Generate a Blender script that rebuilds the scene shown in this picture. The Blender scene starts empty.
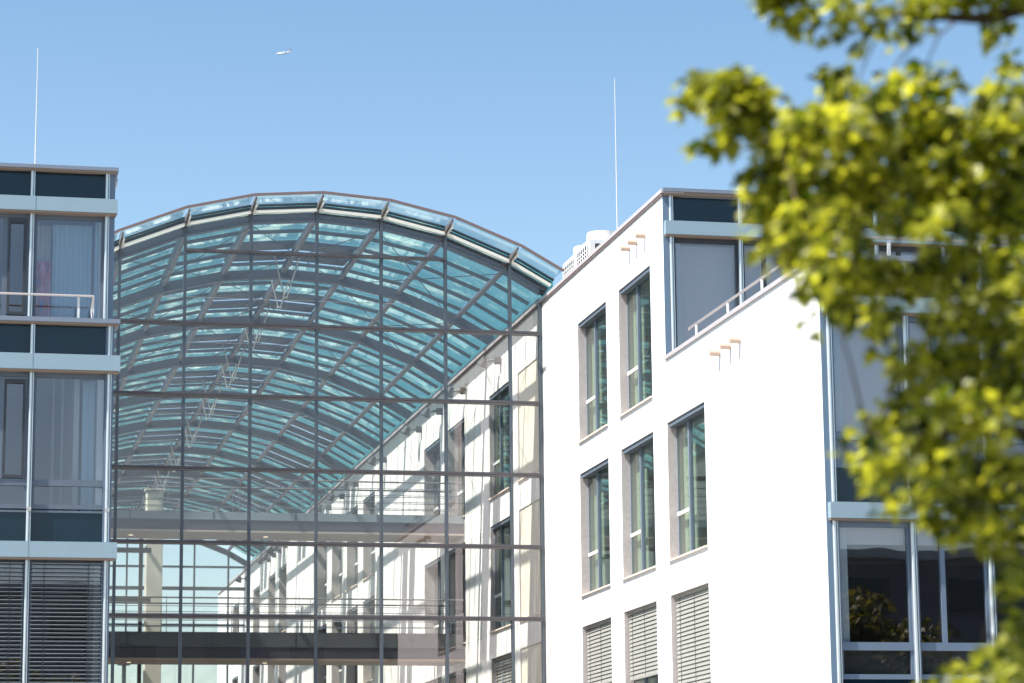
import bpy, math, random
from mathutils import Vector, Matrix
random.seed(7)
G = 1.7                      # the camera stands 1.7 m above the ground; heights below are measured from the lens
C = bpy.context.scene.collection
sc = bpy.context.scene

# ------------------------------------------------------------------ helpers
class MB:
    def __init__(s): s.v = []; s.f = []
    def quad(s, a, b, c, d):
        n = len(s.v); s.v += [a, b, c, d]; s.f.append((n, n+1, n+2, n+3)); return s
    def box(s, x0, x1, y0, y1, z0, z1):
        if x0 > x1: x0, x1 = x1, x0
        if y0 > y1: y0, y1 = y1, y0
        if z0 > z1: z0, z1 = z1, z0
        n = len(s.v)
        s.v += [(x0,y0,z0),(x1,y0,z0),(x1,y1,z0),(x0,y1,z0),(x0,y0,z1),(x1,y0,z1),(x1,y1,z1),(x0,y1,z1)]
        s.f += [(n,n+3,n+2,n+1),(n+4,n+5,n+6,n+7),(n,n+1,n+5,n+4),(n+1,n+2,n+6,n+5),(n+2,n+3,n+7,n+6),(n+3,n,n+4,n+7)]
        return s
    def hexa(s, p):          # 8 corners, bottom ring then top ring
        n = len(s.v); s.v += [tuple(q) for q in p]
        s.f += [(n,n+3,n+2,n+1),(n+4,n+5,n+6,n+7),(n,n+1,n+5,n+4),(n+1,n+2,n+6,n+5),(n+2,n+3,n+7,n+6),(n+3,n,n+4,n+7)]
        return s
    def tube(s, p, q, r0, r1=None, n=8, cap=True):
        r1 = r0 if r1 is None else r1
        p = Vector(p); q = Vector(q); d = (q-p).normalized()
        u = d.cross(Vector((0,0,1)) if abs(d.z) < .9 else Vector((1,0,0))).normalized(); w = d.cross(u)
        b = len(s.v)
        for c, r in ((p, r0), (q, r1)):
            for i in range(n):
                a = 2*math.pi*i/n; s.v.append(tuple(c + u*(r*math.cos(a)) + w*(r*math.sin(a))))
        for i in range(n):
            j = (i+1) % n; s.f.append((b+i, b+j, b+n+j, b+n+i))
        if cap: s.f.append(tuple(b+i for i in reversed(range(n)))); s.f.append(tuple(b+n+i for i in range(n)))
        return s
    def path(s, pts, rads, n=8):
        for i in range(len(pts)-1): s.tube(pts[i], pts[i+1], rads[i], rads[i+1], n)
        return s

def mesh_of(name, mb, mat, off=(0,0,0), smooth=False):
    me = bpy.data.meshes.new(name)
    me.from_pydata([(x-off[0], y-off[1], z-off[2]) for x, y, z in mb.v], [], mb.f)
    me.materials.append(mat)
    if smooth:
        me.polygons.foreach_set('use_smooth', [True]*len(me.polygons))
    me.update(); return me

def thing(name, label, cat, loc=(0,0,0), group=None):
    o = bpy.data.objects.new(name, None); C.objects.link(o); o.location = (loc[0], loc[1], loc[2]+G)
    o['label'] = label; o['category'] = cat; o['base'] = list(loc)
    if group: o['group'] = group
    return o
def base_of(o):
    while o is not None:
        if 'base' in o: return tuple(o['base'])
        o = o.parent
    return (0,0,0)
def part(name, mb, mat, parent, label=None, smooth=False, bevel=0):
    off = base_of(parent)
    o = bpy.data.objects.new(name, mesh_of(name, mb, mat, off, smooth)); C.objects.link(o); o.parent = parent
    if label: o['label'] = label
    if bevel:
        m = o.modifiers.new('bevel', 'BEVEL'); m.width = bevel; m.segments = 1; m.limit_method = 'ANGLE'
    return o
def struct(name, mb, mat, kind='structure', label=None):
    o = bpy.data.objects.new(name, mesh_of(name, mb, mat)); C.objects.link(o); o.location = (0,0,G); o['kind'] = kind
    if label: o['label'] = label
    return o
def copy_tree(o, loc=None, label=None, parent=None):
    c = o.copy(); C.objects.link(c); c.parent = parent
    if loc is not None: c.location = (loc[0], loc[1], loc[2]+G)
    if label: c['label'] = label
    for ch in list(o.children): copy_tree(ch, parent=c)
    return c

# ------------------------------------------------------------------ materials
def new_mat(name):
    m = bpy.data.materials.new(name); m.use_nodes = True; nt = m.node_tree; nt.nodes.clear()
    return m, nt, nt.nodes, nt.links
def solid(name, col, rough=.5, metal=0, vary=.06, scale=3, bump=0, bscale=60, spec=.5):
    m, nt, N, L = new_mat(name)
    out = N.new('ShaderNodeOutputMaterial'); b = N.new('ShaderNodeBsdfPrincipled')
    b.inputs['Roughness'].default_value = rough; b.inputs['Metallic'].default_value = metal
    b.inputs['Specular IOR Level'].default_value = spec
    tc = N.new('ShaderNodeTexCoord'); no = N.new('ShaderNodeTexNoise'); no.inputs['Scale'].default_value = scale
    no.inputs['Detail'].default_value = 6
    L.new(tc.outputs['Object'], no.inputs['Vector'])
    mx = N.new('ShaderNodeMix'); mx.data_type = 'RGBA'
    mx.inputs[6].default_value = (*[c*(1-vary) for c in col], 1); mx.inputs[7].default_value = (*[min(1, c*(1+vary)) for c in col], 1)
    L.new(no.outputs['Fac'], mx.inputs[0]); L.new(mx.outputs[2], b.inputs['Base Color'])
    if bump:
        n2 = N.new('ShaderNodeTexNoise'); n2.inputs['Scale'].default_value = bscale; n2.inputs['Detail'].default_value = 4
        L.new(tc.outputs['Object'], n2.inputs['Vector'])
        bp = N.new('ShaderNodeBump'); bp.inputs['Strength'].default_value = bump; bp.inputs['Distance'].default_value = .01
        L.new(n2.outputs['Fac'], bp.inputs['Height']); L.new(bp.outputs['Normal'], b.inputs['Normal'])
    L.new(b.outputs['BSDF'], out.inputs['Surface']); return m

def glass(name, tint, refl, rcol=(1,1,1), patch=0, patchcol=(.8,.8,.75), power=1.0, wavy=0, tint0=None):
    """thin sheet: clear tinted transmission + mirror reflection rising towards grazing (Schlick)"""
    m, nt, N, L = new_mat(name)
    out = N.new('ShaderNodeOutputMaterial'); tr = N.new('ShaderNodeBsdfTransparent'); gl = N.new('ShaderNodeBsdfGlossy')
    tr.inputs['Color'].default_value = (*tint, 1); gl.inputs['Color'].default_value = (*rcol, 1); gl.inputs['Roughness'].default_value = 0
    geo = N.new('ShaderNodeNewGeometry'); dot = N.new('ShaderNodeVectorMath'); dot.operation = 'DOT_PRODUCT'
    L.new(geo.outputs['Incoming'], dot.inputs[0]); L.new(geo.outputs['Normal'], dot.inputs[1])
    ab = N.new('ShaderNodeMath'); ab.operation = 'ABSOLUTE'; L.new(dot.outputs['Value'], ab.inputs[0])
    om = N.new('ShaderNodeMath'); om.operation = 'SUBTRACT'; om.inputs[0].default_value = 1; L.new(ab.outputs[0], om.inputs[1])
    pw = N.new('ShaderNodeMath'); pw.operation = 'POWER'; pw.inputs[1].default_value = 5; L.new(om.outputs[0], pw.inputs[0])
    ma = N.new('ShaderNodeMath'); ma.operation = 'MULTIPLY_ADD'; ma.inputs[1].default_value = (1-refl)*power; ma.inputs[2].default_value = refl
    L.new(pw.outputs[0], ma.inputs[0])
    if tint0:                # body tint deepens with the path length through the pane
        mr = N.new('ShaderNodeMapRange'); mr.inputs[1].default_value = .30; mr.inputs[2].default_value = .55; L.new(ab.outputs[0], mr.inputs[0])
        tm = N.new('ShaderNodeMix'); tm.data_type = 'RGBA'; L.new(mr.outputs[0], tm.inputs[0]); tm.inputs[6].default_value = (*tint,1); tm.inputs[7].default_value = (*tint0,1)
        L.new(tm.outputs[2], tr.inputs['Color'])
    mix = N.new('ShaderNodeMixShader'); L.new(ma.outputs[0], mix.inputs[0]); L.new(tr.outputs[0], mix.inputs[1]); L.new(gl.outputs[0], mix.inputs[2])
    tc = N.new('ShaderNodeTexCoord')
    if wavy:
        n2 = N.new('ShaderNodeTexNoise'); n2.inputs['Scale'].default_value = 1.1; n2.inputs['Detail'].default_value = 1
        L.new(tc.outputs['Object'], n2.inputs['Vector'])
        bp = N.new('ShaderNodeBump'); bp.inputs['Strength'].default_value = wavy; bp.inputs['Distance'].default_value = .02
        L.new(n2.outputs['Fac'], bp.inputs['Height']); L.new(bp.outputs['Normal'], gl.inputs['Normal'])
    last = mix
    if patch:  # noise mixes pale translucent patches into the pane
        no = N.new('ShaderNodeTexNoise'); no.inputs['Scale'].default_value = 1.1; no.inputs['Detail'].default_value = 6; no.inputs['Roughness'].default_value = .7
        L.new(tc.outputs['Object'], no.inputs['Vector'])
        rp = N.new('ShaderNodeValToRGB'); rp.color_ramp.elements[0].position = .53; rp.color_ramp.elements[1].position = .70
        rp.color_ramp.elements[0].color = (patch*.05,)*3+(1,); rp.color_ramp.elements[1].color = (patch,)*3+(1,)
        L.new(no.outputs['Fac'], rp.inputs[0])
        tl = N.new('ShaderNodeBsdfTranslucent'); tl.inputs['Color'].default_value = (*patchcol, 1)
        m2 = N.new('ShaderNodeMixShader'); L.new(rp.outputs[0], m2.inputs[0]); L.new(mix.outputs[0], m2.inputs[1]); L.new(tl.outputs[0], m2.inputs[2]); last = m2
    L.new(last.outputs[0], out.inputs['Surface']); return m

def panel_wall(name, col, step=.92, axis=1):
    """large fibre-cement panels with open vertical joints"""
    m, nt, N, L = new_mat(name)
    out = N.new('ShaderNodeOutputMaterial'); b = N.new('ShaderNodeBsdfPrincipled'); b.inputs['Roughness'].default_value = .6
    tc = N.new('ShaderNodeTexCoord'); sp = N.new('ShaderNodeSeparateXYZ'); L.new(tc.outputs['Object'], sp.inputs[0])
    dv = N.new('ShaderNodeMath'); dv.operation = 'DIVIDE'; dv.inputs[1].default_value = step; L.new(sp.outputs[axis], dv.inputs[0])
    fr = N.new('ShaderNodeMath'); fr.operation = 'FRACT'; L.new(dv.outputs[0], fr.inputs[0])
    lt = N.new('ShaderNodeMath'); lt.operation = 'LESS_THAN'; lt.inputs[1].default_value = .03; L.new(fr.outputs[0], lt.inputs[0])
    fl = N.new('ShaderNodeMath'); fl.operation = 'FLOOR'; L.new(dv.outputs[0], fl.inputs[0])
    wn = N.new('ShaderNodeTexWhiteNoise'); wn.noise_dimensions = '1D'; L.new(fl.outputs[0], wn.inputs['W'])
    mx = N.new('ShaderNodeMix'); mx.data_type = 'RGBA'
    mx.inputs[6].default_value = (*[c*.93 for c in col], 1); mx.inputs[7].default_value = (*[min(1, c*1.05) for c in col], 1)
    L.new(wn.outputs['Value'], mx.inputs[0])
    m2 = N.new('ShaderNodeMix'); m2.data_type = 'RGBA'; L.new(lt.outputs[0], m2.inputs[0]); L.new(mx.outputs[2], m2.inputs[6]); m2.inputs[7].default_value = (*[c*.42 for c in col], 1)
    L.new(m2.outputs[2], b.inputs['Base Color']); L.new(b.outputs[0], out.inputs[0]); return m

def leafmat(name, lo, hi, tlo, thi, tfac=.45):
    m, nt, N, L = new_mat(name)
    out = N.new('ShaderNodeOutputMaterial'); at = N.new('ShaderNodeAttribute'); at.attribute_name = 'leaf_tone'
    def ramp(a, b):
        mx = N.new('ShaderNodeMix'); mx.data_type = 'RGBA'; mx.inputs[6].default_value = (*a,1); mx.inputs[7].default_value = (*b,1)
        L.new(at.outputs['Fac'], mx.inputs[0]); return mx.outputs[2]
    d = N.new('ShaderNodeBsdfPrincipled'); d.inputs['Roughness'].default_value = .42; L.new(ramp(lo, hi), d.inputs['Base Color'])
    t = N.new('ShaderNodeBsdfTranslucent'); L.new(ramp(tlo, thi), t.inputs['Color'])
    mx = N.new('ShaderNodeMixShader'); mx.inputs[0].default_value = tfac
    L.new(d.outputs[0], mx.inputs[1]); L.new(t.outputs[0], mx.inputs[2]); L.new(mx.outputs[0], out.inputs[0]); return m

M = {}
M['white'] = solid('white_plaster', (.82,.825,.83), .8, vary=.02, scale=.6, bump=.15, bscale=90)
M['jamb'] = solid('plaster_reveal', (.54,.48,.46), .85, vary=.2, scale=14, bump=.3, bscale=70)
M['panels'] = panel_wall('cream_wall_panels', (.88,.84,.79), .92)
M['coping'] = solid('coping_metal', (.55,.50,.50), .5, .3)
M['band'] = solid('pale_blue_metal', (.33,.43,.48), .42, .25, vary=.04)
M['strip'] = solid('grey_blue_cladding', (.17,.22,.29), .45, .3, vary=.08)
M['cornerblue'] = solid('blue_grey_corner_strip', (.15,.22,.30), .5, .1)
M['cap'] = solid('roof_cap_metal', (.25,.28,.34), .45, .3)
M['soffit'] = solid('brown_soffit', (.30,.22,.17), .6)
M['mull'] = solid('brushed_aluminium', (.70,.74,.75), .32, .6, vary=.05)
M['frame'] = solid('grey_window_frame', (.20,.24,.30), .45, .2)
M['darkframe'] = solid('dark_window_frame', (.045,.05,.06), .5)
M['sframe'] = solid('slate_frame', (.13,.16,.20), .5, .1)
M['spandrel'] = solid('dark_blue_spandrel_glass', (.004,.020,.034), .12, vary=.15, scale=1.2, spec=.5)
M['steel'] = solid('stainless_rail', (.70,.62,.58), .3, .6)
M['whitepaint'] = solid('white_painted_metal', (.78,.76,.74), .5)
M['beige'] = solid('beige_powder_coat', (.75,.62,.52), .5)
M['spout'] = solid('peach_coated_spout', (.50,.36,.28), .55)
M['roofgrey'] = solid('roof_membrane', (.35,.35,.35), .9)
M['steelblue'] = solid('grey_blue_steel_paint', (.048,.062,.080), .5, .1, vary=.08)
M['mullblue'] = solid('blue_grey_glazing_bar', (.085,.10,.12), .4, .2)
M['purlin'] = solid('taupe_steel', (.17,.15,.15), .5, .1)
M['transom'] = solid('dark_taupe_transom', (.085,.075,.085), .5, .1)
M['cream'] = solid('cream_edge_channel', (.90,.84,.74), .5)
M['brownedge'] = solid('brown_edge_profile', (.20,.14,.13), .5)
M['vent'] = solid('vent_flap_metal', (.10,.12,.15), .5, .2)
M['rod'] = solid('stainless_rod', (.72,.68,.64), .35, .4)
M['deckgrey'] = solid('grey_steel_fascia', (.20,.25,.28), .6, vary=.05)
M['fasciapurple'] = solid('mauve_grey_fascia', (.062,.062,.085), .6, vary=.05)
M['darkfascia'] = solid('charcoal_fascia', (.035,.037,.05), .6)
M['darkgrey'] = solid('mid_charcoal_panel', (.07,.075,.08), .6)
M['soffitbeige'] = solid('beige_ceiling_board', (.42,.35,.31), .7)
M['concrete'] = solid('pale_concrete', (.60,.57,.48), .8, vary=.1, scale=2, bump=.2, bscale=20)
M['black'] = solid('black_steel', (.02,.02,.022), .5)
M['lampgrey'] = solid('grey_lamp_housing', (.09,.095,.095), .4, .4)
M['room'] = solid('room_paint', (.62,.60,.57), .9)
M['roommid'] = solid('grey_room_paint', (.34,.32,.33), .9)
M['ceiling'] = solid('room_ceiling', (.62,.58,.56), .9)
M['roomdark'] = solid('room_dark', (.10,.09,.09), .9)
M['blue_curtain'] = solid('pale_blue_curtain', (.50,.66,.78), .9, vary=.08, scale=1.5)
M['blind'] = solid('aluminium_blind_slats', (.36,.355,.32), .45, .2)
M['blinddark'] = solid('grey_blind_slats', (.40,.44,.46), .35, .5)
M['shutter'] = solid('beige_shutter_board', (.70,.64,.52), .7)
M['airwhite'] = solid('white_aircraft_paint', (.85,.83,.80), .4)
M['bark'] = solid('brown_bark', (.13,.09,.06), .9, vary=.35, scale=12, bump=.6, bscale=25)
M['asphalt'] = solid('asphalt', (.06,.06,.062), .9, vary=.2, scale=8, bump=.3, bscale=80)
M['paving'] = solid('light_paving', (.30,.29,.27), .85, vary=.12, scale=2)
M['brick'] = solid('grey_render', (.20,.19,.19), .8, vary=.1, scale=.5)
M['pane'] = glass('office_glass', (.82,.85,.86), .105, (1.0,.93,.99), wavy=.05)
M['pane_side'] = glass('side_window_glass', (.80,.88,.84), .12, (.95,1,.98), wavy=.04)
M['hall'] = glass('hall_front_glass', (.945,.96,.96), .068, (1.0,.84,.80), wavy=.02)
M['roofglass'] = glass('turquoise_roof_glass', (.47,.82,.80), .03, (.9,1,1), patch=.26, patchcol=(.88,.90,.74), tint0=(.955,.965,.945))
M['eaveglass'] = glass('pale_eave_glass', (.88,.965,.97), .05, (.9,1,1), patch=.06, patchcol=(.85,.95,.92), tint0=(.94,.98,.97))
M['backglass'] = glass('far_glass', (.93,.95,.95), .04)
M['leaf'] = leafmat('maple_leaves', (.012,.026,.002), (.40,.40,.035), (.06,.11,.002), (1.0,.95,.06), .50)
M['leafdark'] = leafmat('dull_leaves', (.04,.05,.012), (.14,.11,.02), (.10,.12,.01), (.30,.24,.03), .4)
def emis(name, col, st):
    m, nt, N, L = new_mat(name); o = N.new('ShaderNodeOutputMaterial'); e = N.new('ShaderNodeEmission')
    e.inputs[0].default_value = (*col,1); e.inputs[1].default_value = st; L.new(e.outputs[0], o.inputs[0]); return m
M['shade'] = solid('grey_roller_shade', (.80,.71,.69), .9, vary=.05, scale=.8)
M['lit'] = emis('lit_downlight', (1,.85,.6), .7)
def redcloth():
    m, nt, N, L = new_mat('red_patterned_cloth'); o = N.new('ShaderNodeOutputMaterial'); b = N.new('ShaderNodeBsdfPrincipled'); b.inputs['Roughness'].default_value = .9
    tc = N.new('ShaderNodeTexCoord'); mp = N.new('ShaderNodeMapping'); mp.inputs['Scale'].default_value = (5, 5, 2.2); L.new(tc.outputs['Object'], mp.inputs[0])
    no = N.new('ShaderNodeTexNoise'); no.inputs['Scale'].default_value = 1.3; no.inputs['Detail'].default_value = 2; L.new(mp.outputs[0], no.inputs['Vector'])
    r = N.new('ShaderNodeValToRGB'); e = r.color_ramp.elements
    e[0].position = .36; e[0].color = (.10,.14,.45,1); e[1].position = .48; e[1].color = (.62,.10,.16,1)
    x = r.color_ramp.elements.new(.62); x.color = (.75,.35,.45,1)
    L.new(no.outputs['Fac'], r.inputs[0]); L.new(r.outputs[0], b.inputs['Base Color']); L.new(b.outputs[0], o.inputs[0]); return m
M['cloth'] = redcloth()

XR, Y0, Y1, YU, Y2, Y3 = 13.99, 40.84, 50.24, 50.75, 61.2, 122.95
ZG = -1.7

# ------------------------------------------------------------------ ground
g = MB(); n = 24
for i in range(n):
    a0 = 2*math.pi*i/n; a1 = 2*math.pi*(i+1)/n
    k = len(g.v); g.v += [(0,0,ZG),(4000*math.cos(a0),4000*math.sin(a0),ZG),(4000*math.cos(a1),4000*math.sin(a1),ZG)]; g.f.append((k,k+1,k+2))
struct('ground', g, M['asphalt'])
struct('pavement', MB().box(-60, 60, 14, 160, ZG-.02, ZG+.004), M['paving'])
struct('road', MB().box(-120, 120, -16, 6, ZG-.02, ZG+.008), M['asphalt'])

# ------------------------------------------------------------------ walls with openings in a plane of constant x
def holed_wall(mb, jb, x0, x1, ya, yb, za, zb, holes):
    """outer skin at x0 (facing -x), inner skin at x1; jb collects the reveals"""
    ys = sorted({ya, yb} | {h[0] for h in holes} | {h[1] for h in holes}); zs = sorted({za, zb} | {h[2] for h in holes} | {h[3] for h in holes})
    ys = [y for y in ys if ya <= y <= yb]; zs = [z for z in zs if za <= z <= zb]
    for a, b in zip(ys, ys[1:]):
        for c, d in zip(zs, zs[1:]):
            cy, cz = (a+b)/2, (c+d)/2
            if any(h[0] < cy < h[1] and h[2] < cz < h[3] for h in holes): continue
            mb.quad((x0,b,c),(x0,a,c),(x0,a,d),(x0,b,d)); mb.quad((x1,a,c),(x1,b,c),(x1,b,d),(x1,a,d))
    mb.quad((x0,ya,zb),(x1,ya,zb),(x1,yb,zb),(x0,yb,zb)); mb.quad((x0,ya,za),(x1,ya,za),(x1,ya,zb),(x0,ya,zb)); mb.quad((x0,yb,za),(x0,yb,zb),(x1,yb,zb),(x1,yb,za))
    for (a,b,c,d) in holes:
        jb.quad((x0,b,c),(x1,b,c),(x1,b,d),(x0,b,d)); jb.quad((x0,a,c),(x0,a,d),(x1,a,d),(x1,a,c))
        jb.quad((x0,a,d),(x0,b,d),(x1,b,d),(x1,a,d)); jb.quad((x0,a,c),(x1,a,c),(x1,b,c),(x0,b,c))

def side_window(parent, ya, yb, za, zb, blind=None, shutter=False, xo=XR, rec=.15, pane='pane_side'):
    """recessed window in the x = const wall: narrow far sash with a cross bar, wide near pane"""
    x = xo + rec; f = MB(); t = .05
    f.box(x+.03, x+.08, ya, ya+t, za, zb); f.box(x+.03, x+.08, yb-t, yb, za, zb)
    f.box(x+.03, x+.08, ya+t, yb-t, zb-.09, zb); f.box(x+.03, x+.08, ya+t, yb-t, za, za+t)
    ym = yb - .95; zt = za + .88
    f.box(x+.0, x+.08, ym-.04, ym+.04, za+t, zb-.09)
    w = part('window', f, M['frame'], parent)
    part('sash_bar', MB().box(x+.0, x+.06, ym+.05, yb-t, zt-.035, zt+.035), M['whitepaint'], w)
    if blind is None and not shutter: part('lintel_shadow_strip', MB().box(xo+.03, x+.02, ya+.01, yb-.01, zb-.09, zb-.003), M['sframe'], w)  # dark strip standing in for the shadow under the lintel
    if not shutter: part('curtain', MB().box(x+.16, x+.17, ym+.02, yb-.02, za, zb-.1), M['shutter'], w)
    part('pane', MB().box(x+.035, x+.055, ya+t, ym-.045, za+t, zb-.09).box(x+.035, x+.055, ym+.045, yb-t, za+t, zt-.06).box(x+.035, x+.055, ym+.045, yb-t, zt+.06, zb-.09), M['roomdark'] if False else M[pane], w)
    part('sill', MB().hexa([(xo-.05,ya-.02,za-.05),(xo-.05,yb+.02,za-.05),(x,yb+.02,za-.03),(x,ya-.02,za-.03),(xo-.05,ya-.02,za-.015),(xo-.05,yb+.02,za-.015),(x,yb+.02,za+.012),(x,ya-.02,za+.012)]), M['beige'], w)
    if blind is not None:
        b = MB(); z = zb-.07
        b.box(xo+.08, xo+.2, ya+.02, yb-.02, zb-.07, zb-.004)
        while z > blind:
            b.hexa([(xo+.09,ya+.03,z-.088),(xo+.09,yb-.03,z-.088),(xo+.096,yb-.03,z-.088),(xo+.096,ya+.03,z-.088),(xo+.112,ya+.03,z-.008),(xo+.112,yb-.03,z-.008),(xo+.118,yb-.03,z-.008),(xo+.118,ya+.03,z-.008)])
            z -= .082
        b.box(xo+.09, xo+.15, ya+.03, yb-.03, z-.04, z-.005)
        part('venetian_blind', b, M['blind'], w)
        for q in (.12, .5, .88): part('blind_cord', MB().box(xo+.088, xo+.094, ya+(yb-ya)*q-.006, ya+(yb-ya)*q+.006, z, zb-.07), M['darkframe'], w)
    if shutter:
        part('shutter', MB().box(xo+.03, xo+.12, ya+.04, yb-.04, za+.02, zb-.02), M['shutter'], w)
    return w

def bay_mullion(parent, x, yf, z0, z1, mat='mull', w=.085):
    m = MB().box(x-w/2, x+w/2, yf-.05, yf+.10, z0, z1)
    o = part('mullion', m, M['frame'], parent)
    part('mullion_cap', MB().tube((x-.016, yf-.055, z0), (x-.016, yf-.055, z1), .030, n=10).box(x+.020, x+.036, yf-.075, yf-.045, z0, z1), M[mat], o)
    part('mullion_bolt', MB().tube((x, yf-.13, z0+.02), (x, yf-.07, z0+.02), .022, n=8), M['steel'], o) if z0 > -1 and z1-z0 > 2 and False else None
    return o

# ================================================================== RIGHT BUILDING
RB = thing('office_building', 'white rendered office block with recessed windows, running from the tree back into the glass hall', 'office building', (XR, Y0, ZG))
cols_f = [(54.93,57.53),(51.27,53.85),(47.6,50.22)]
rows = [(9.0,11.68),(5.58,8.27),(2.2,4.88),(-1.2,1.48)]
front_holes = []
for ci, (a, b) in enumerate(cols_f):
    for ri, (c, d) in enumerate(rows):
        if ci == 2 and ri == 0: continue
        front_holes.append((a, b, c, d, ci, ri))
hl = [h[:4] for h in front_holes]
w1 = MB(); j1 = MB()
holed_wall(w1, j1, XR, XR+.38, Y1+.004, 60.37, 9.5, 12.90, [h for h in hl if h[2] > 8.9 and h[2] >= 9.0])
# the joint at 9.5 would cut the top row, so the wall is made in two upright parts instead
w1 = MB(); j1 = MB()
holed_wall(w1, j1, XR, XR+.38, 50.36, 60.37, ZG, 12.90, [h for h in hl if h[0] > 50.3])
holed_wall(w1, j1, XR, XR+.38, Y0+.13, 50.36, ZG, 9.52, [h for h in hl if h[0] < 50.2])
w1.box(XR, XR+.012, 50.24, 50.36, 9.52, 12.90).box(XR, XR+.012, Y0, Y0+.13, ZG, 9.5)
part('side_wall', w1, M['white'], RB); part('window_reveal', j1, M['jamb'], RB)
for (a, b, c, d, ci, ri) in front_holes:
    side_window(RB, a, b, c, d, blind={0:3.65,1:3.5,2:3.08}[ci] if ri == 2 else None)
# wall inside the hall
cols_i = [(61.5,63.95),(64.95,67.4),(70.75,73.2),(74.35,76.9),(85.9,88.35),(89.5,91.95),(93.1,95.55),(96.8,99.2),(108.2,110.6),(111.8,114.2),(117.3,119.7),(125.5,128)]
holes = [(a,b,c,d) for a,b in cols_i for c,d in rows[:3]]
w2 = MB(); j2 = MB()
holed_wall(w2, j2, XR+.004, XR+.38, 60.372, 134.5, ZG, 12.90, holes)
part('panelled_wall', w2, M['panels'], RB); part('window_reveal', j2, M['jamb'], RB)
for i, (a, b) in enumerate(cols_i):
    for r, (c, d) in enumerate(rows[:3]):
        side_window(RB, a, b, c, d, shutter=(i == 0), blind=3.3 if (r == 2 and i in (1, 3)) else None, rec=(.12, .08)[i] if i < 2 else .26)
# coping
part('roof_coping', MB().box(XR-.05, XR+.42, 50.12, 134.6, 12.905, 12.985), M['coping'], RB)
part('coping_edge', MB().box(XR-.035, XR, 50.14, 134.6, 12.86, 12.903), M['brownedge'], RB)
part('parapet_coping', MB().box(XR-.045, XR+.42, Y0-.06, 50.20, 9.525, 9.60), M['coping'], RB)
part('roof', MB().box(XR+.38, 41, 50.4, 134.4, 12.55, 12.65), M['roofgrey'], RB)
part('terrace', MB().box(XR+.38, 41, Y0+.1, 50.3, 9.2, 9.38), M['paving'], RB)
# floors, rear walls of the rooms
s = MB()
for z in (8.5, 5.08, 1.68): s.box(XR+.385, 41, Y0+.25, 134.4, z, z+.38)
s.box(XR+.385, 41, Y1+.2, 134.4, 12.2, 12.54)
part('floor_slab', s, M['ceiling'], RB)
s = MB().box(XR+5.5, XR+5.6, 51, 134.3, ZG, 12.2).box(XR+.4, 41, 46.8, 46.9, ZG, 8.5).box(XR+.4, 41, 56.9, 57.0, 8.9, 12.2)
for y in (60.2, 69, 80, 91, 103, 115, 124): s.box(XR+.4, XR+5.5, y, y+.12, ZG, 12.2)
part('partition', s, M['room'], RB)
part('rear_wall', MB().box(XR, 41, 134.5, 134.8, ZG, 12.9).box(41, 41.3, Y0, 134.8, ZG, 9.3).box(41, 41.3, Y1, 134.8, 9.3, 12.9), M['white'], RB)
# --- upper set-back front
yf = Y1
part('roof_cap', MB().box(XR-.02, 41, yf-.16, yf+.4, 12.988, 13.0).box(XR-.02, 41, yf-.16, yf-.115, 12.93, 12.99), M['cap'], RB)
part('corner_strip', MB().box(XR+.002, XR+.12, yf-.012, yf-.002, 9.62, 12.90).box(XR+.013, XR+.12, yf, yf+.1, 9.38, 12.90), M['cornerblue'], RB)
part('soffit', MB().box(XR+.0, 41, yf-.11, yf+.05, 12.87, 12.93), M['soffit'], RB)
part('fascia_band', MB().box(XR+.02, 41, yf-.15, yf+.0, 12.06, 12.335), M['band'], RB)
part('fascia_soffit', MB().box(XR+.03, 41, yf-.13, yf+.05, 12.03, 12.058), M['soffit'], RB)
mx = [14.16 + 1.43*i for i in range(0, 18)]
for i, x in enumerate(mx):
    bay_mullion(RB, x, yf+.02, 12.34, 12.868); bay_mullion(RB, x, yf+.02, 9.38, 12.028)
    if i < len(mx)-1:
        a, b = x+.0425, mx[i+1]-.0425
        part('spandrel_panel', MB().box(a, b, yf+.05, yf+.09, 12.30, 12.868), M['spandrel'], RB)
        f = MB().box(a, b, yf+.04, yf+.10, 11.93, 12.026).box(a, b, yf+.04, yf+.1, 9.42, 9.50).box(a, a+.05, yf+.04, yf+.1, 9.5, 11.93).box(b-.05, b, yf+.04, yf+.1, 9.5, 11.93)
        if i % 2: f.box(a+.42, a+.50, yf+.035, yf+.1, 9.5, 11.93)
        w = part('window', f, M['darkframe'], RB)
        part('pane', MB().box(a+.05, b-.05, yf+.06, yf+.08, 9.5, 11.93), M['pane'], w)
        part('roller_shade', MB().box(a+.06, b-.06, yf+.16, yf+.166, 9.45, 11.9), M['shade'], w)
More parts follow.
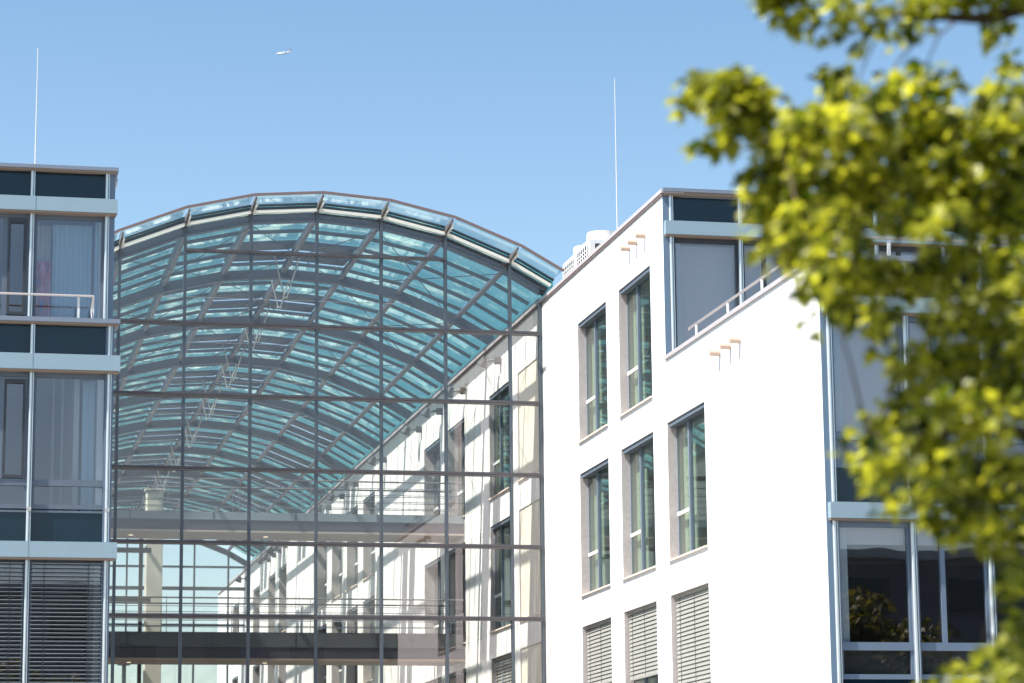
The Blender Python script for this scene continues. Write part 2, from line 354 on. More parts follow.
# --- lower front
yf = Y0
part('ledge', MB().box(XR+.38, 41, yf-.14, yf+.5, 9.50, 9.58), M['cap'], RB)
part('corner_strip', MB().box(XR+.003, XR+.10, yf-.012, yf-.002, ZG, 9.50), M['cornerblue'], RB)
lx = [14.13 + 1.318*i for i in range(0, 21)]
for k, zb in enumerate((8.63, 5.23, 1.83)):
    part('fascia_band', MB().box(XR+.03, 41, yf-.16, yf+.02, zb, zb+.26), M['band'], RB)
    part('fascia_soffit', MB().box(XR+.04, 41, yf-.13, yf+.05, zb-.028, zb-.002), M['soffit'], RB)
for i, x in enumerate(lx):
    for zb in (8.63, 5.23, 1.83):
        top = 9.498 if zb > 8 else zb+3.37
        bay_mullion(RB, x, yf+.02, zb+.262, top)
    bay_mullion(RB, x, yf+.02, ZG, 1.80)
    if i < len(lx)-1:
        a, b = x+.0425, lx[i+1]-.0425
        for zb in (8.63, 5.23, 1.83): part('spandrel_panel', MB().box(a, b, yf+.05, yf+.09, zb+.25, zb+.86), M['spandrel'], RB)
        if i < 14:
            for zt in (8.60, 5.20):
                zl = zt-2.50
                f = MB().box(a, b, yf+.03, yf+.1, zt-.09, zt).box(a, b, yf+.02, yf+.1, zt-2.07, zt-1.94).box(a, b, yf+.02, yf+.1, zl-.03, zl+.05).box(a, a+.05, yf+.035, yf+.1, zl+.05, zt-.09).box(b-.05, b, yf+.035, yf+.1, zl+.05, zt-.09)
                if i % 2: f.box(a+.42, a+.50, yf+.02, yf+.1, zt-1.94, zt-.09)
                w = part('window', f, M['strip'], RB)
                part('roller_shade', MB().box(a+.06, b-.06, yf+.16, yf+.166, zt-1.95 if zt > 8 else zt-.36, zt-.06), M['shade'], w)
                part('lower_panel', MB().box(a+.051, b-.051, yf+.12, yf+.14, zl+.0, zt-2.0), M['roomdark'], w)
                part('pane', MB().box(a+.05, b-.05, yf+.06, yf+.08, zt-1.94, zt-.09).box(a+.05, b-.05, yf+.06, yf+.08, zl+.05, zt-2.07), M['pane'], w)
part('ground_floor_glazing', MB().box(XR+.1, 41, yf+.06, yf+.08, ZG, 1.80), M['spandrel'], RB)
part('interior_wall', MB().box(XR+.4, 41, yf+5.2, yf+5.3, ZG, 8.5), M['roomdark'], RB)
# terrace rails
r = MB(); xr = XR+.17
r.tube((xr, Y0+.2, 9.95), (xr, 49.1, 9.95), .024); r.tube((xr, Y0+.2, 9.95), (40, Y0+.2, 9.95), .024); r.tube((xr,49.1,9.95),(xr,49.12,9.93),.02)
part('terrace_railing', r, M['steel'], RB)
for y in (48.6, 46.5, 44.4, 42.3): part('railing_post', MB().box(xr-.012, xr+.012, y-.04, y+.04, 9.595, 9.93), M['whitepaint'], RB)
for i in range(16): part('railing_post', MB().box(15.3+1.6*i-.03, 15.3+1.6*i+.03, Y0+.19, Y0+.21, 9.37, 9.93), M['whitepaint'], RB)
# water spouts
for (ys, z) in (((52.82,52.24,51.6), 12.36), ((46.51,45.84,45.25), 8.98)):
    for y in ys: part('water_spout', MB().tube((XR-.20, y, z), (XR+.01, y, z), .058, n=12), M['spout'], RB, smooth=False)

# ================================================================== LEFT BUILDING
LB = thing('office_building', 'office block at the left edge with dark blue spandrels, pale bands and balcony rail', 'office building', (3.2, 50.27, ZG))
XL = 3.2; yl = 50.27
part('side_wall', MB().box(2.92, XL, yl+.11, 122.9, ZG, 9.88).box(2.92, XL, YU+.11, 122.9, 9.88, 12.88), M['white'], LB)
part('side_coping', MB().box(2.88, XL+.06, YU+.3, 122.9, 12.885, 12.96), M['coping'], LB)
part('roof', MB().box(-25, 2.92, YU+.3, 122, 12.6, 12.7), M['roofgrey'], LB)
part('rear_wall', MB().box(-25, 3.2, 122.9, 123.2, ZG, 12.9).box(-25.3, -25, yl, 123.2, ZG, 12.9), M['white'], LB)
s = MB()
for z in (9.35, 5.62, 2.1): s.box(-25, 2.91, yl+.25, 122.8, z-.02, z+.36)
s.box(-25, 2.91, YU+.2, 122.8, 12.2, 12.58)
part('floor_slab', s, M['ceiling'], LB)
part('interior_wall', MB().box(-25, 2.9, 55.4, 55.5, ZG, 12.2), M['roommid'], LB)
part('corridor_wall', MB().box(2.5, 2.6, yl+.5, 55.4, 6.0, 9.33).box(2.15, 2.2, 52.2, 52.3, 6.0, 9.33).box(2.3, 2.35, 51.6, 51.7, 6.0, 9.33), M['ceiling'], LB)
# upper storey
for x in (1.69, -1.2):
    for za_, zb_, yy_ in ((8.985,9.28,yl-.2),(5.455,5.75,yl-.2),(12.145,12.42,YU-.2)): part('band_joint', MB().box(x-.004, x+.004, yy_-.003, yy_-.001, za_, zb_), M['frame'], LB)
part('roof_cap', MB().box(-25, 3.25, YU-.17, YU+.4, 12.985, 13.055), M['cap'], LB)
part('soffit', MB().box(-25, 3.2, YU-.14, YU+.05, 12.955, 12.988), M['soffit'], LB)
part('fascia_band', MB().box(-25, 3.24, YU-.2, YU+.02, 12.145, 12.42), M['band'], LB)
part('fascia_soffit', MB().box(-25, 3.22, YU-.18, YU+.05, 12.112, 12.143), M['soffit'], LB)
part('corner_cladding', MB().box(3.02, XL-.002, YU-.02, YU+.1, 9.95, 12.954), M['strip'], LB)
ux = [3.055 - 1.42*i for i in range(0, 14)]
for i, x in enumerate(ux):
    bay_mullion(LB, x, YU+.01, 12.425, 12.953); bay_mullion(LB, x, YU+.01, 9.95, 12.118)
    if i < len(ux)-1:
        a, b = ux[i+1]+.0425, x-.0425
        part('spandrel_panel', MB().box(a, b, YU+.04, YU+.08, 12.40, 12.953), M['spandrel'], LB)
        f = MB().box(a, b, YU+.03, YU+.1, 12.03, 12.116).box(a, b, YU+.02, YU+.1, 9.96, 10.12).box(a, a+.06, YU+.03, YU+.1, 10.12, 12.03).box(b-.06, b, YU+.03, YU+.1, 10.12, 12.03)
        pn = MB()
        if i % 2: f.box(b-.50, b-.40, YU+.02, YU+.1, 10.12, 12.03)
        w = part('window', f, M['sframe'], LB)
        part('pane', MB().box(a+.06, b-.06, YU+.055, YU+.075, 10.12, 12.03), M['pane'], w)
        if i % 2:
            part('sash', MB().box(b-.40, b-.06, YU+.0, YU+.05, 10.14, 10.20).box(b-.40, b-.06, YU+.0, YU+.05, 11.93, 12.0).box(b-.40, b-.35, YU+.0, YU+.05, 10.2, 11.93).box(b-.11, b-.06, YU+.0, YU+.05, 10.2, 11.93), M['darkframe'], w)
# curtains behind the right hand upper pane
def curtain(x0, x1, y, z0, z1, waves, amp=.014):
    mb = MB(); n = waves*8
    P = [(x0+(x1-x0)*i/n, y+amp*math.sin(2*math.pi*waves*i/n)) for i in range(n+1)]
    for (a, b), (c, d) in zip(P, P[1:]):
        mb.hexa([(a,b,z0),(c,d,z0),(c,d+.006,z0),(a,b+.006,z0),(a,b,z1),(c,d,z1),(c,d+.006,z1),(a,b+.006,z1)])
    return mb
part('curtain', curtain(2.05, 2.80, YU+.35, 9.9, 12.0, 9), M['blue_curtain'], LB)
part('curtain', curtain(2.84, 3.0, YU+.30, 9.9, 12.1, 2), M['blue_curtain'], LB)
part('curtain', curtain(1.70, 2.02, YU+.45, 9.9, 12.0, 4), M['room'], LB)
part('curtain', curtain(2.66, 2.9, yl+.55, 6.4, 8.9, 2), M['blue_curtain'], LB)
t = thing('hanging_cloth', 'red and blue patterned cloth hanging behind the top left window pane', 'cloth', (1.86, YU+.3, 9.9))
part('cloth', curtain(1.72, 2.02, YU+.27, 10.0, 11.25, 2, .02), M['cloth'], t)
# ledge + rail
part('ledge', MB().box(-25, 3.30, yl-.17, YU+.02, 9.90, 9.985), M['cap'], LB)
part('ledge_soffit', MB().box(-25, 3.26, yl-.14, yl+.05, 9.868, 9.898), M['soffit'], LB)
r = MB().tube((-20, yl-.02, 10.44), (2.80, yl-.02, 10.44), .022).tube((2.80, yl-.02, 10.44), (2.76, yl+.02, 10.20), .02).tube((2.76, yl+.02, 10.20), (2.78, yl-.02, 9.985), .02)
rl = part('balcony_railing', r, M['steel'], LB)
for x in (2.52, 2.79, .9, -.8, -2.5): part('railing_post', MB().box(x-.022, x+.022, yl+.0, yl+.03, 9.985, 10.42), M['whitepaint'], rl)
# lower storeys
part('corner_cladding', MB().box(3.045, XL-.002, yl-.012, yl+.1, ZG, 9.866), M['strip'], LB)
for zb in (8.985, 5.455, 1.92):
    part('fascia_band', MB().box(-25, 3.31, yl-.2, yl+.02, zb, zb+.295), M['band'], LB)
    part('fascia_soffit', MB().box(-25, 3.28, yl-.17, yl+.05, zb-.034, zb-.002), M['soffit'], LB)
lx2 = [3.125 - 1.442*i for i in range(0, 14)]
for i, x in enumerate(lx2):
    bay_mullion(LB, x, yl+.01, 9.282, 9.866); bay_mullion(LB, x, yl+.01, 5.752, 8.95)
    bay_mullion(LB, x, yl+.01, 2.217, 5.42); bay_mullion(LB, x, yl+.01, ZG, 1.88)
    if i < len(lx2)-1:
        a, b = lx2[i+1]+.0425, x-.0425
        for c, d in ((9.26,9.866),(5.73,6.31),(ZG,1.88),(2.2,2.8)): part('spandrel_panel', MB().box(a, b, yl+.04, yl+.08, c, d), M['spandrel'], LB)
        f = MB().box(a, b, yl+.03, yl+.1, 8.86, 8.948).box(a, b, yl+.015, yl+.1, 6.81, 6.93).box(a, b, yl+.015, yl+.1, 6.38, 6.46).box(a, b, yl+.02, yl+.1, 6.312, 6.35)
        f.box(a, a+.05, yl+.03, yl+.1, 6.93, 8.86).box(b-.05, b, yl+.03, yl+.1, 6.93, 8.86).box(a, a+.05, yl+.03, yl+.1, 6.46, 6.81).box(b-.05, b, yl+.03, yl+.1, 6.46, 6.81)
        w = part('window', f, M['sframe'], LB)
        part('pane', MB().box(a+.05, b-.05, yl+.055, yl+.075, 6.93, 8.86).box(a+.05, b-.05, yl+.055, yl+.075, 6.46, 6.81), M['pane'], w)
        if i % 2:
            part('sash', MB().box(b-.46, b-.06, yl+.0, yl+.05, 6.95, 7.01).box(b-.46, b-.06, yl+.0, yl+.05, 8.74, 8.82).box(b-.46, b-.41, yl+.0, yl+.05, 7.01, 8.74).box(b-.11, b-.06, yl+.0, yl+.05, 7.01, 8.74), M['darkframe'], w)
            part('sash_mullion', MB().box(b-.56, b-.47, yl+.0, yl+.1, 6.93, 8.86), M['sframe'], w)
        part('mullion_bolt', MB().tube((x, yl-.14, 6.36), (x, yl-.05, 6.36), .045, n=10), M['steel'], LB)
        # blinds of the storey below
        wl = part('window', MB().box(a, b, yl+.03, yl+.1, 5.34, 5.42).box(a, a+.05, yl+.03, yl+.1, 2.8, 5.34).box(b-.05, b, yl+.03, yl+.1, 2.8, 5.34), M['sframe'], LB)
        part('pane', MB().box(a+.05, b-.05, yl+.06, yl+.08, 2.8, 5.34), M['pane'], wl)
        sb = MB(); z = 5.36
        while z > 2.9:
            sb.hexa([(a+.03,yl-.07,z-.008),(b-.03,yl-.07,z-.008),(b-.03,yl-.005,z-.002),(a+.03,yl-.005,z-.002),(a+.03,yl-.07,z+.002),(b-.03,yl-.07,z+.002),(b-.03,yl-.005,z+.008),(a+.03,yl-.005,z+.008)]); z -= .0755
        part('venetian_blind', sb, M['blinddark'], wl)
        for q in (.2, .8): part('blind_cord', MB().box(a+(b-a)*q-.005, a+(b-a)*q+.005, yl-.078, yl-.072, 2.9, 5.4), M['darkframe'], wl)
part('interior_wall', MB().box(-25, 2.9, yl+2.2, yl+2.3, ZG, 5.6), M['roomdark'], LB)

# ================================================================== GLASS HALL
H = thing('glass_hall', 'glass walled atrium with a barrel vaulted turquoise glass roof between the two office blocks', 'atrium', (8.6, Y2, ZG))
XC, ZC, RI = 8.6, 4.48, 10.46
VX = [3.00, 3.99, 5.50, 7.04, 8.60, 10.13, 11.66, 13.22, 14.20]
VA = [math.asin((x-XC)/RI) for x in VX]
def vp(a, r): return (XC + r*math.sin(a), ZC + r*math.cos(a))
def arc_box(mb, a0, a1, r0, r1, y0, y1):
    p = [vp(a0,r0), vp(a1,r0), vp(a1,r1), vp(a0,r1)]
    mb.hexa([(p[0][0],y0,p[0][1]),(p[1][0],y0,p[1][1]),(p[1][0],y1,p[1][1]),(p[0][0],y1,p[0][1]),(p[3][0],y0,p[3][1]),(p[2][0],y0,p[2][1]),(p[2][0],y1,p[2][1]),(p[3][0],y1,p[3][1])])
def zline(x, r):            # height of the polygonal arch of vertex radius r at x
    pts = [vp(a, r) for a in VA]
    for (xa, za), (xb, zb) in zip(pts, pts[1:]):
        if xa <= x <= xb: return za + (zb-za)*(x-xa)/(xb-xa)
    return pts[0][1] if x < pts[0][0] else pts[-1][1]
RY = [Y2+.18 + 6.165*k for k in range(11)]
for k, y in enumerate(RY):
    mb = MB(); w = .10 if k else .12
    n = len(VA)
    for i in range(n-1): arc_box(mb, VA[i], VA[i+1], 10.20 if k else 10.27, 10.43, y-w/2, y+w/2)
    for i in range(n-1): arc_box(mb, VA[i], VA[i+1], 10.18 if k else 10.25, 10.205 if k else 10.275, y-.11, y+.11)
    part('rib', mb, M['steelblue'], H)
# purlins
for i, a in enumerate(VA[1:-1]):
    mb = MB(); c, s_ = math.cos(a), math.sin(a)
    def P(u, r): x, z = vp(a, r); return (x + u*c, z - u*s_)
    q = [P(-.035,10.33), P(.035,10.33), P(.04,10.50), P(-.04,10.50)]
    mb.hexa([(q[0][0],Y2+.05,q[0][1]),(q[1][0],Y2+.05,q[1][1]),(q[1][0],Y3,q[1][1]),(q[0][0],Y3,q[0][1]),(q[3][0],Y2+.05,q[3][1]),(q[2][0],Y2+.05,q[2][1]),(q[2][0],Y3,q[2][1]),(q[3][0],Y3,q[3][1])])
    pu = part('purlin', mb, M['steelblue'], H)
    q = [P(-.05,10.308), P(.05,10.308), P(.05,10.328), P(-.05,10.328)]; mb = MB()
    mb.hexa([(q[0][0],Y2+.05,q[0][1]),(q[1][0],Y2+.05,q[1][1]),(q[1][0],Y3,q[1][1]),(q[0][0],Y3,q[0][1]),(q[3][0],Y2+.05,q[3][1]),(q[2][0],Y2+.05,q[2][1]),(q[2][0],Y3,q[2][1]),(q[3][0],Y3,q[3][1])])
    part('purlin_flange', mb, M['purlin'], pu)
# roof panels: glass sheet + glazing bars; two strips of the crown panels are vent flaps
def frac_pt(i, t, r):
    xa, za = vp(VA[i], r); xb, zb = vp(VA[i+1], r); return (xa+(xb-xa)*t, za+(zb-za)*t)
def slab(mb, i, r0, r1, ya, yb, t0=.0, t1=1.0, lift=0):
    p = [frac_pt(i,t0,r0), frac_pt(i,t1,r0), frac_pt(i,t1,r1), frac_pt(i,t0,r1)]
    mb.hexa([(p[0][0],ya,p[0][1]),(p[1][0],ya,p[1][1]),(p[1][0],yb,p[1][1]+lift),(p[0][0],yb,p[0][1]+lift),(p[3][0],ya,p[3][1]),(p[2][0],ya,p[2][1]),(p[2][0],yb,p[2][1]+lift),(p[3][0],yb,p[3][1]+lift)])
for k in range(10):
    ya, yb = RY[k], RY[k+1]
    if k == 0: ya = Y2
    for i in range(8):
        vents = []
        if i in (3, 4): vents = [3, 4]
        if i == 6 and k >= 4: vents = [3, 4]
        gm = MB(); st = (RY[k+1]-RY[k])/5
        for j in range(5):
            a = RY[k]+st*j if (j or k) else Y2; b = RY[k]+st*(j+1)
            if j in vents: continue
            slab(gm, i, 10.645, 10.665, a+.004, b-.004, .004, .996)
        pn = part('roof_panel', gm, M['roofglass'], H)
        bm = MB()
        for j in range(0, 5):
            y = RY[k]+st*j
            if j == 0: slab(bm, i, 10.56, 10.642, y-.03, y+.03)
            else: slab(bm, i, 10.555, 10.642, y-.028, y+.028)
        part('glazing_bar', bm, M['steelblue'], pn)
        if vents:
            vm = MB(); em = MB()
            for j in vents:
                a = RY[k]+st*j
                slab(vm, i, 10.60, 10.64, a+.0, a+st*.72, .0, 1.0, lift=.02)
                slab(em, i, 10.61, 10.65, a+st*.72, a+st*.74, .02, .98, lift=.0)
            part('vent_flap', vm, M['vent'], pn); part('vent_edge', em, M['frame'], pn)
            am = MB()
            for j in vents:
                a = RY[k]+st*j
                for t in (.12, .88):
                    x, z = frac_pt(i, t, 10.6); am.tube((x, a+st*.84, z-.02), (x, a+st*.97, z-.08), .017, n=6)
            if k < 3: part('vent_motor', am, M['purlin'], pn)
# eave in front of the gable
for i in range(8):
    gm = MB(); slab(gm, i, 10.655, 10.675, Y2-1.0, Y2+.0, .02, .98); ep = part('eave_panel', gm, M['eaveglass'], H)
    em = MB(); slab(em, i, 10.64, 10.70, Y2-1.04, Y2-1.0); part('eave_edge', em, M['brownedge'], ep)
    cm = MB(); slab(cm, i, 10.44, 10.515, Y2-.10, Y2-.02); part('edge_channel', cm, M['cream'], H)
    dm = MB(); slab(dm, i, 10.618, 10.648, Y2-.12, Y2-.0); part('upper_edge_beam', dm, M['steelblue'], H)
    dm = MB(); slab(dm, i, 10.30, 10.438, Y2+.05, Y2+.09); part('gable_head', dm, M['steelblue'], H)
for i, a in enumerate(VA[1:-1]):
    x0, z0 = vp(a, 10.47); x1, z1 = vp(a, 10.66); xm, zm = vp(a, 10.56)
    mb = MB().box(x0-.028, x0+.028, Y2-.13, Y2+.02, z0-.05, z1-.02)
    mb.hexa([(x0-.02,Y2-.98,z1-.07),(x0+.02,Y2-.98,z1-.07),(x0+.02,Y2-.13,z0+.03),(x0-.02,Y2-.13,z0+.03),(x0-.02,Y2-.98,z1-.022),(x0+.02,Y2-.98,z1-.022),(x0+.02,Y2-.13,z1-.022),(x0-.02,Y2-.13,z1-.022)])
    br = part('eave_bracket', mb, M['purlin'], H)
    part('bracket_plate', MB().box(x0+.03, x0+.062, Y2-.75, Y2-.05, z0+.0, z0+.09), M['cream'], br)
# V hangers and tie rods at every rib
for k, y in enumerate(RY[1:-1]):
    for dy in (-.55, .75):
        top, bot = 15.10, 14.06
        mb = MB().tube((XC-.33, y+dy-.25, top), (XC-.03, y+dy, bot), .019, n=6).tube((XC+.33, y+dy-.25, top), (XC+.03, y+dy, bot), .019, n=6).tube((XC-.06,y+dy,bot),(XC+.06,y+dy,bot),.03,n=6)
        part('v_strut', mb, M['rod'], H)
    xa = XC - math.sqrt(10.14**2 - (14.1-ZC)**2)
    rods = MB().tube((xa, y, 14.10), (2*XC-xa, y, 14.10), .008, n=6)
    part('tie_rod', rods, M['rod'], H)
for k in range(4):
    cb = MB(); ya, yb = RY[k], RY[k+1]
    for i0, i1 in ((1,3),(5,7),(3,5)):
        for (p, q) in ((i0,i1),(i1,i0)):
            a, b = vp(VA[p], 10.2), vp(VA[q], 10.2); cb.tube((a[0],ya,a[1]), (b[0],yb,b[1]), .011, n=5)
    part('bracing_cable', cb, M['black'], H)
# edge gutters along both walls
part('gutter', MB().box(XR-.05, XR+.36, Y2+.1, Y3, 12.988, 13.03), M['steelblue'], H)
part('side_glazing', MB().box(XR+.31, XR+.33, Y2+.1, Y3, 13.052, 13.5), M['roofglass'], H)
part('side_glazing', MB().box(2.87, 2.89, Y2+.1, Y3, 12.97, 13.5), M['roofglass'], H)
part('gutter', MB().box(3.02, 3.24, Y2+.1, Y3, 12.965, 13.2), M['steelblue'], H)
# front glazing
MX = [3.99, 5.50, 7.04, 8.59, 10.12, 11.66, 13.22]
TZ = [12.15, 10.465, 8.75, 7.05, 5.365, 3.66, 1.96, .26]
for x in MX: part('mullion', MB().box(x-.034, x+.034, Y2-.07, Y2+.06, ZG, zline(x, 10.42)), M['mullblue'], H)
part('end_post', MB().box(XR-.075, XR-.004, Y2-.07, Y2+.08, ZG, 12.9), M['mullblue'], H)
for z in TZ:
    t_ = part('transom', MB().box(XL, XR-.076, Y2-.105, Y2+.06, z-.010, z+.042), M['transom'], H)
    part('transom_flange', MB().box(XL, XR-.076, Y2-.075, Y2+.06, z-.048, z-.013), M['purlin'], t_)
part('transom', MB().box(5.50, 11.66, Y2-.105, Y2+.06, 13.85, 13.91), M['transom'], H)
xs = [XL] + MX + [XR-.04]; zs = [ZG] + TZ[::-1]
for a, b in zip(xs, xs[1:]):
    for c, d in zip(zs, zs[1:]):
        part('pane', MB().box(a, b, Y2-.012, Y2+.012, c, d), M['hall'], H)
    za, zb = zline(a, 10.44), zline(b, 10.44)
    mb = MB(); z0 = 12.15
    if b > 13.5: zb = max(zb, 12.95)
    mb.hexa([(a,Y2-.012,z0),(b,Y2-.012,z0),(b,Y2+.012,z0),(a,Y2+.012,z0),(a,Y2-.012,za),(b,Y2-.012,zb),(b,Y2+.012,zb),(a,Y2+.012,za)])
    part('pane', mb, M['hall'], H)
# far gable
for x in MX: part('far_mullion', MB().box(x-.04, x+.04, Y3, Y3+.12, ZG, zline(x, 10.4)), M['mullblue'], H)
for z in (13.04, 12.08, 10.38, 8.68, 6.98, 5.28, 3.58, 1.9): part('far_transom', MB().box(XL, XR, Y3-.02, Y3+.1, z-(.11 if z == 12.08 else .045), z+.05), M['mullblue'], H)
mb = MB()
for a, b in zip(xs, xs[1:]):
    mb.hexa([(a,Y3+.04,ZG),(b,Y3+.04,ZG),(b,Y3+.06,ZG),(a,Y3+.06,ZG),(a,Y3+.04,zline(a,10.4)),(b,Y3+.04,zline(b,10.4)),(b,Y3+.06,zline(b,10.4)),(a,Y3+.06,zline(a,10.4))])
part('far_glazing', mb, M['backglass'], H)

# ------------------------------------------------------------------ foot bridges
def bridge(label, zt, split, zf, zs_, m1, m2, m3, railz):
    yb = 70.8; w = 1.75
    t = thing('footbridge', label, 'footbridge', (8.6, yb, zs_), 'footbridges crossing the glass hall')
    a, b = 3.22, XR-.02
    part('deck', MB().box(a, b, yb+.06, yb+w-.06, zs_+.1, split), M['darkgrey'], t)
    part('upper_fascia', MB().box(a, b, yb, yb+.05, split, zt), m1, t)
    part('lower_fascia', MB().box(a, b, yb+.02, yb+.055, zf, split-.012), m2, t)
    part('soffit', MB().box(a, b, yb+.02, yb+w, zs_+.04, zs_+.095), m3, t)
    part('rear_fascia', MB().box(a, b, yb+w-.05, yb+w, zs_+.1, zt), m1, t)
    jt = MB()
    for x in (5.0, 7.2, 9.4, 11.6): jt.box(x-.01, x+.01, yb-.012, yb-.001, split+.01, zt+.02)
    part('fascia_joint', jt, M['darkfascia'], t)
    for yy in (yb+.03, yb+w-.03):
        rr = MB().tube((a, yy, zt+railz[0]), (b, yy, zt+railz[0]), .022, n=8)
        part('handrail', rr, M['purlin'], t)
        rr = MB()
        for q in railz[1:]: rr.tube((a, yy, zt+q), (b, yy, zt+q), .010, n=6)
        part('rail_wire', rr, M['sframe'], t)
        for x in [4.1+1.9*i for i in range(6)]:
            part('railing_post', MB().box(x-.007, x+.007, yy-.03, yy+.03, zt-.05, zt+railz[0]), M['sframe'], t)
    for x in (5.1, 8.7): part('downlight', MB().tube((x, yb+.9, zs_+.028), (x, yb+.9, zs_+.045), .06, n=14), M['lit'], t)
    return t
bridge('upper footbridge across the glass hall, pale grey edge over mauve fascia', 8.98, 8.77, 8.50, 8.40, M['deckgrey'], M['fasciapurple'], M['soffitbeige'], (.88,.70,.52,.34,.16))
bridge('lower footbridge across the glass hall, dark charcoal with brown soffit', 5.78, 5.40, 5.12, 5.02, M['darkgrey'], M['darkfascia'], M['soffit'], (.92,.70,.50,.32,.15))

# ------------------------------------------------------------------ shaft, steel frame, lamp
t = thing('lift_shaft', 'pale concrete shaft standing deep inside the glass hall behind the footbridges', 'lift shaft', (7.98, 100.3, ZG))
part('column', MB().box(7.68, 8.30, 100, 100.6, ZG, 13.45), M['concrete'], t, bevel=.03)
part('column_cap', MB().box(7.62, 8.36, 99.94, 100.66, 13.455, 13.53), M['concrete'], t)
t = thing('steel_landing_frame', 'dark steel frame with landings beside the pale concrete shaft', 'steel frame', (7.4, 98.6, ZG))
part('post', MB().box(7.32, 7.46, 98.5, 98.64, ZG, 11.6), M['black'], t)
part('post', MB().box(5.05, 5.13, 98.5, 98.64, ZG, 11.6), M['black'], t)
for z in (11.05, 9.25, 7.45, 5.6): part('beam', MB().box(3.25, 7.75, 98.35, 98.48, z-.12, z+.06), M['black'], t)
t = thing('street_lamp', 'dark lamp post with a flat square head beyond the far glass wall', 'street lamp', (8.74, 126, ZG))
part('pole', MB().tube((8.74,126,ZG), (8.74,126,8.75), .12, .09, n=10), M['black'], t)
part('lamp_head', MB().box(8.46, 9.02, 125.72, 126.28, 8.75, 8.87), M['black'], t)

# ------------------------------------------------------------------ flood lights on the wall inside the hall
def floodlight(label):
    t = thing('floodlight', label, 'floodlight', (XR, 70, 12.36), 'floodlights under the roof edge of the hall')
    b = (XR, 70, 12.36)
    def q(x, y, z): return (b[0]+x, b[1]+y, b[2]+z)
    part('wall_box', MB().tube(q(-.16,0,0), q(.003,0,0), .10, n=14), M['lampgrey'], t)
    part('arm', MB().tube(q(-.15,0,.02), q(-.38,.25,.02), .03, n=8), M['lampgrey'], t)
    part('lamp_head', MB().tube(q(-.36,.22,.12), q(-.43,.30,-.06), .07, .15, n=14), M['lampgrey'], t)
    part('lens', MB().tube(q(-.434,.304,-.068), q(-.445,.315,-.10), .153, n=14), M['darkframe'], t)
    return t
fy = [65.9, 70.5, 74.0, 77.3, 83.6, 89.4, 92.6, 95.7, 108.0, 109.8, 111.6, 113.4, 121.5]
words = ['nearest the glass front', 'second from the glass front', 'third from the glass front', 'fourth from the glass front', 'fifth from the glass front, alone above blank wall',
 'sixth from the glass front, first of three', 'seventh from the glass front, middle of three', 'eighth from the glass front, last of three', 'ninth, first of the far row of four',
 'tenth, second of the far row of four', 'eleventh, third of the far row of four', 'twelfth, last of the far row of four', 'farthest, at the end of the vault']
F0 = None
for y, w in zip(fy, words):
    lb = 'grey floodlight on the cream wall, ' + w
    if F0 is None: F0 = floodlight(lb); F0.location = (XR, y, 12.36+G)
    else: copy_tree(F0, (XR, y, 12.36), lb)

# ------------------------------------------------------------------ roof things
def hvac(label, y, x=14.62):
    t = thing('air_conditioner', label, 'air conditioner', (x, y, 12.65), 'air conditioning units on the white roof')
    X0, X1, Ya, Yb, Z0, Z1 = x, x+.92, y, y+1.3, 12.65, 14.0
    part('casing', MB().box(X0, X1, Ya, Yb, Z0, Z1), M['whitepaint'], t, bevel=.02)
    part('foot', MB().box(X0+.02, X1-.02, Ya+.1, Ya+.2, Z0-.002, Z0+.0).box(X0+.02, X1-.02, Yb-.2, Yb-.1, Z0-.002, Z0), M['darkframe'], t) if False else None
    part('fan_cowl', MB().tube((x+.46, y+.55, Z1), (x+.46, y+.55, Z1+.25), .37, .36, n=28), M['whitepaint'], t)
    g1 = part('grille', MB().box(X0-.006, X0-.002, Ya+.15, Yb-.10, Z0+.25, Z1-.12), M['darkframe'], t)
    b = MB(); z = Z0+.25
    while z < Z1-.2: b.box(X0-.02, X0-.007, Ya+.15, Yb-.1, z-.010, z+.010); z += .085
    for q in range(6): yy = Ya+.15+(Yb-Ya-.25)*q/5; b.box(X0-.024, X0-.021, yy-.03, yy+.03, Z0+.25, Z1-.12)
    part('grille_bar', b, M['whitepaint'], g1)
    g2 = part('grille', MB().box(X0+.12, X1-.08, Ya-.006, Ya-.002, Z0+.25, Z1-.12), M['darkframe'], t)
    b = MB(); z = Z0+.25
    while z < Z1-.2: b.box(X0+.12, X1-.08, Ya-.02, Ya-.007, z-.016, z+.016); z += .115
    for q in range(4): xx = X0+.12+(X1-X0-.2)*q/3; b.box(xx-.018, xx+.018, Ya-.024, Ya-.021, Z0+.25, Z1-.12)
    part('grille_bar', b, M['whitepaint'], g2)
hvac('white rooftop air conditioner with a round fan cowl, in front of the other', 58.9)
hvac('white rooftop air conditioner half hidden behind the nearer unit, by the vault', 60.42, 14.66)
def mast(label, x, y, z0, z1):
    t = thing('lightning_rod', label, 'lightning rod', (x, y, z0), 'lightning rods on the roofs')
    part('rod', MB().tube((x,y,z0+.1), (x,y,z0+(z1-z0)*.4), .019, .017, n=6).tube((x,y,z0+(z1-z0)*.4), (x,y,z1), .016, .009, n=6), M['rod'], t)
    part('foot', MB().box(x-.15, x+.15, y-.15, y+.15, z0, z0+.11), M['concrete'], t)
mast('thin lightning rod on the roof of the left office block', 1.74, 53.0, 12.7, 16.1)
mast('tall thin lightning rod rising from the white roof beside the air conditioners', 15.02, 57.8, 12.65, 17.55)

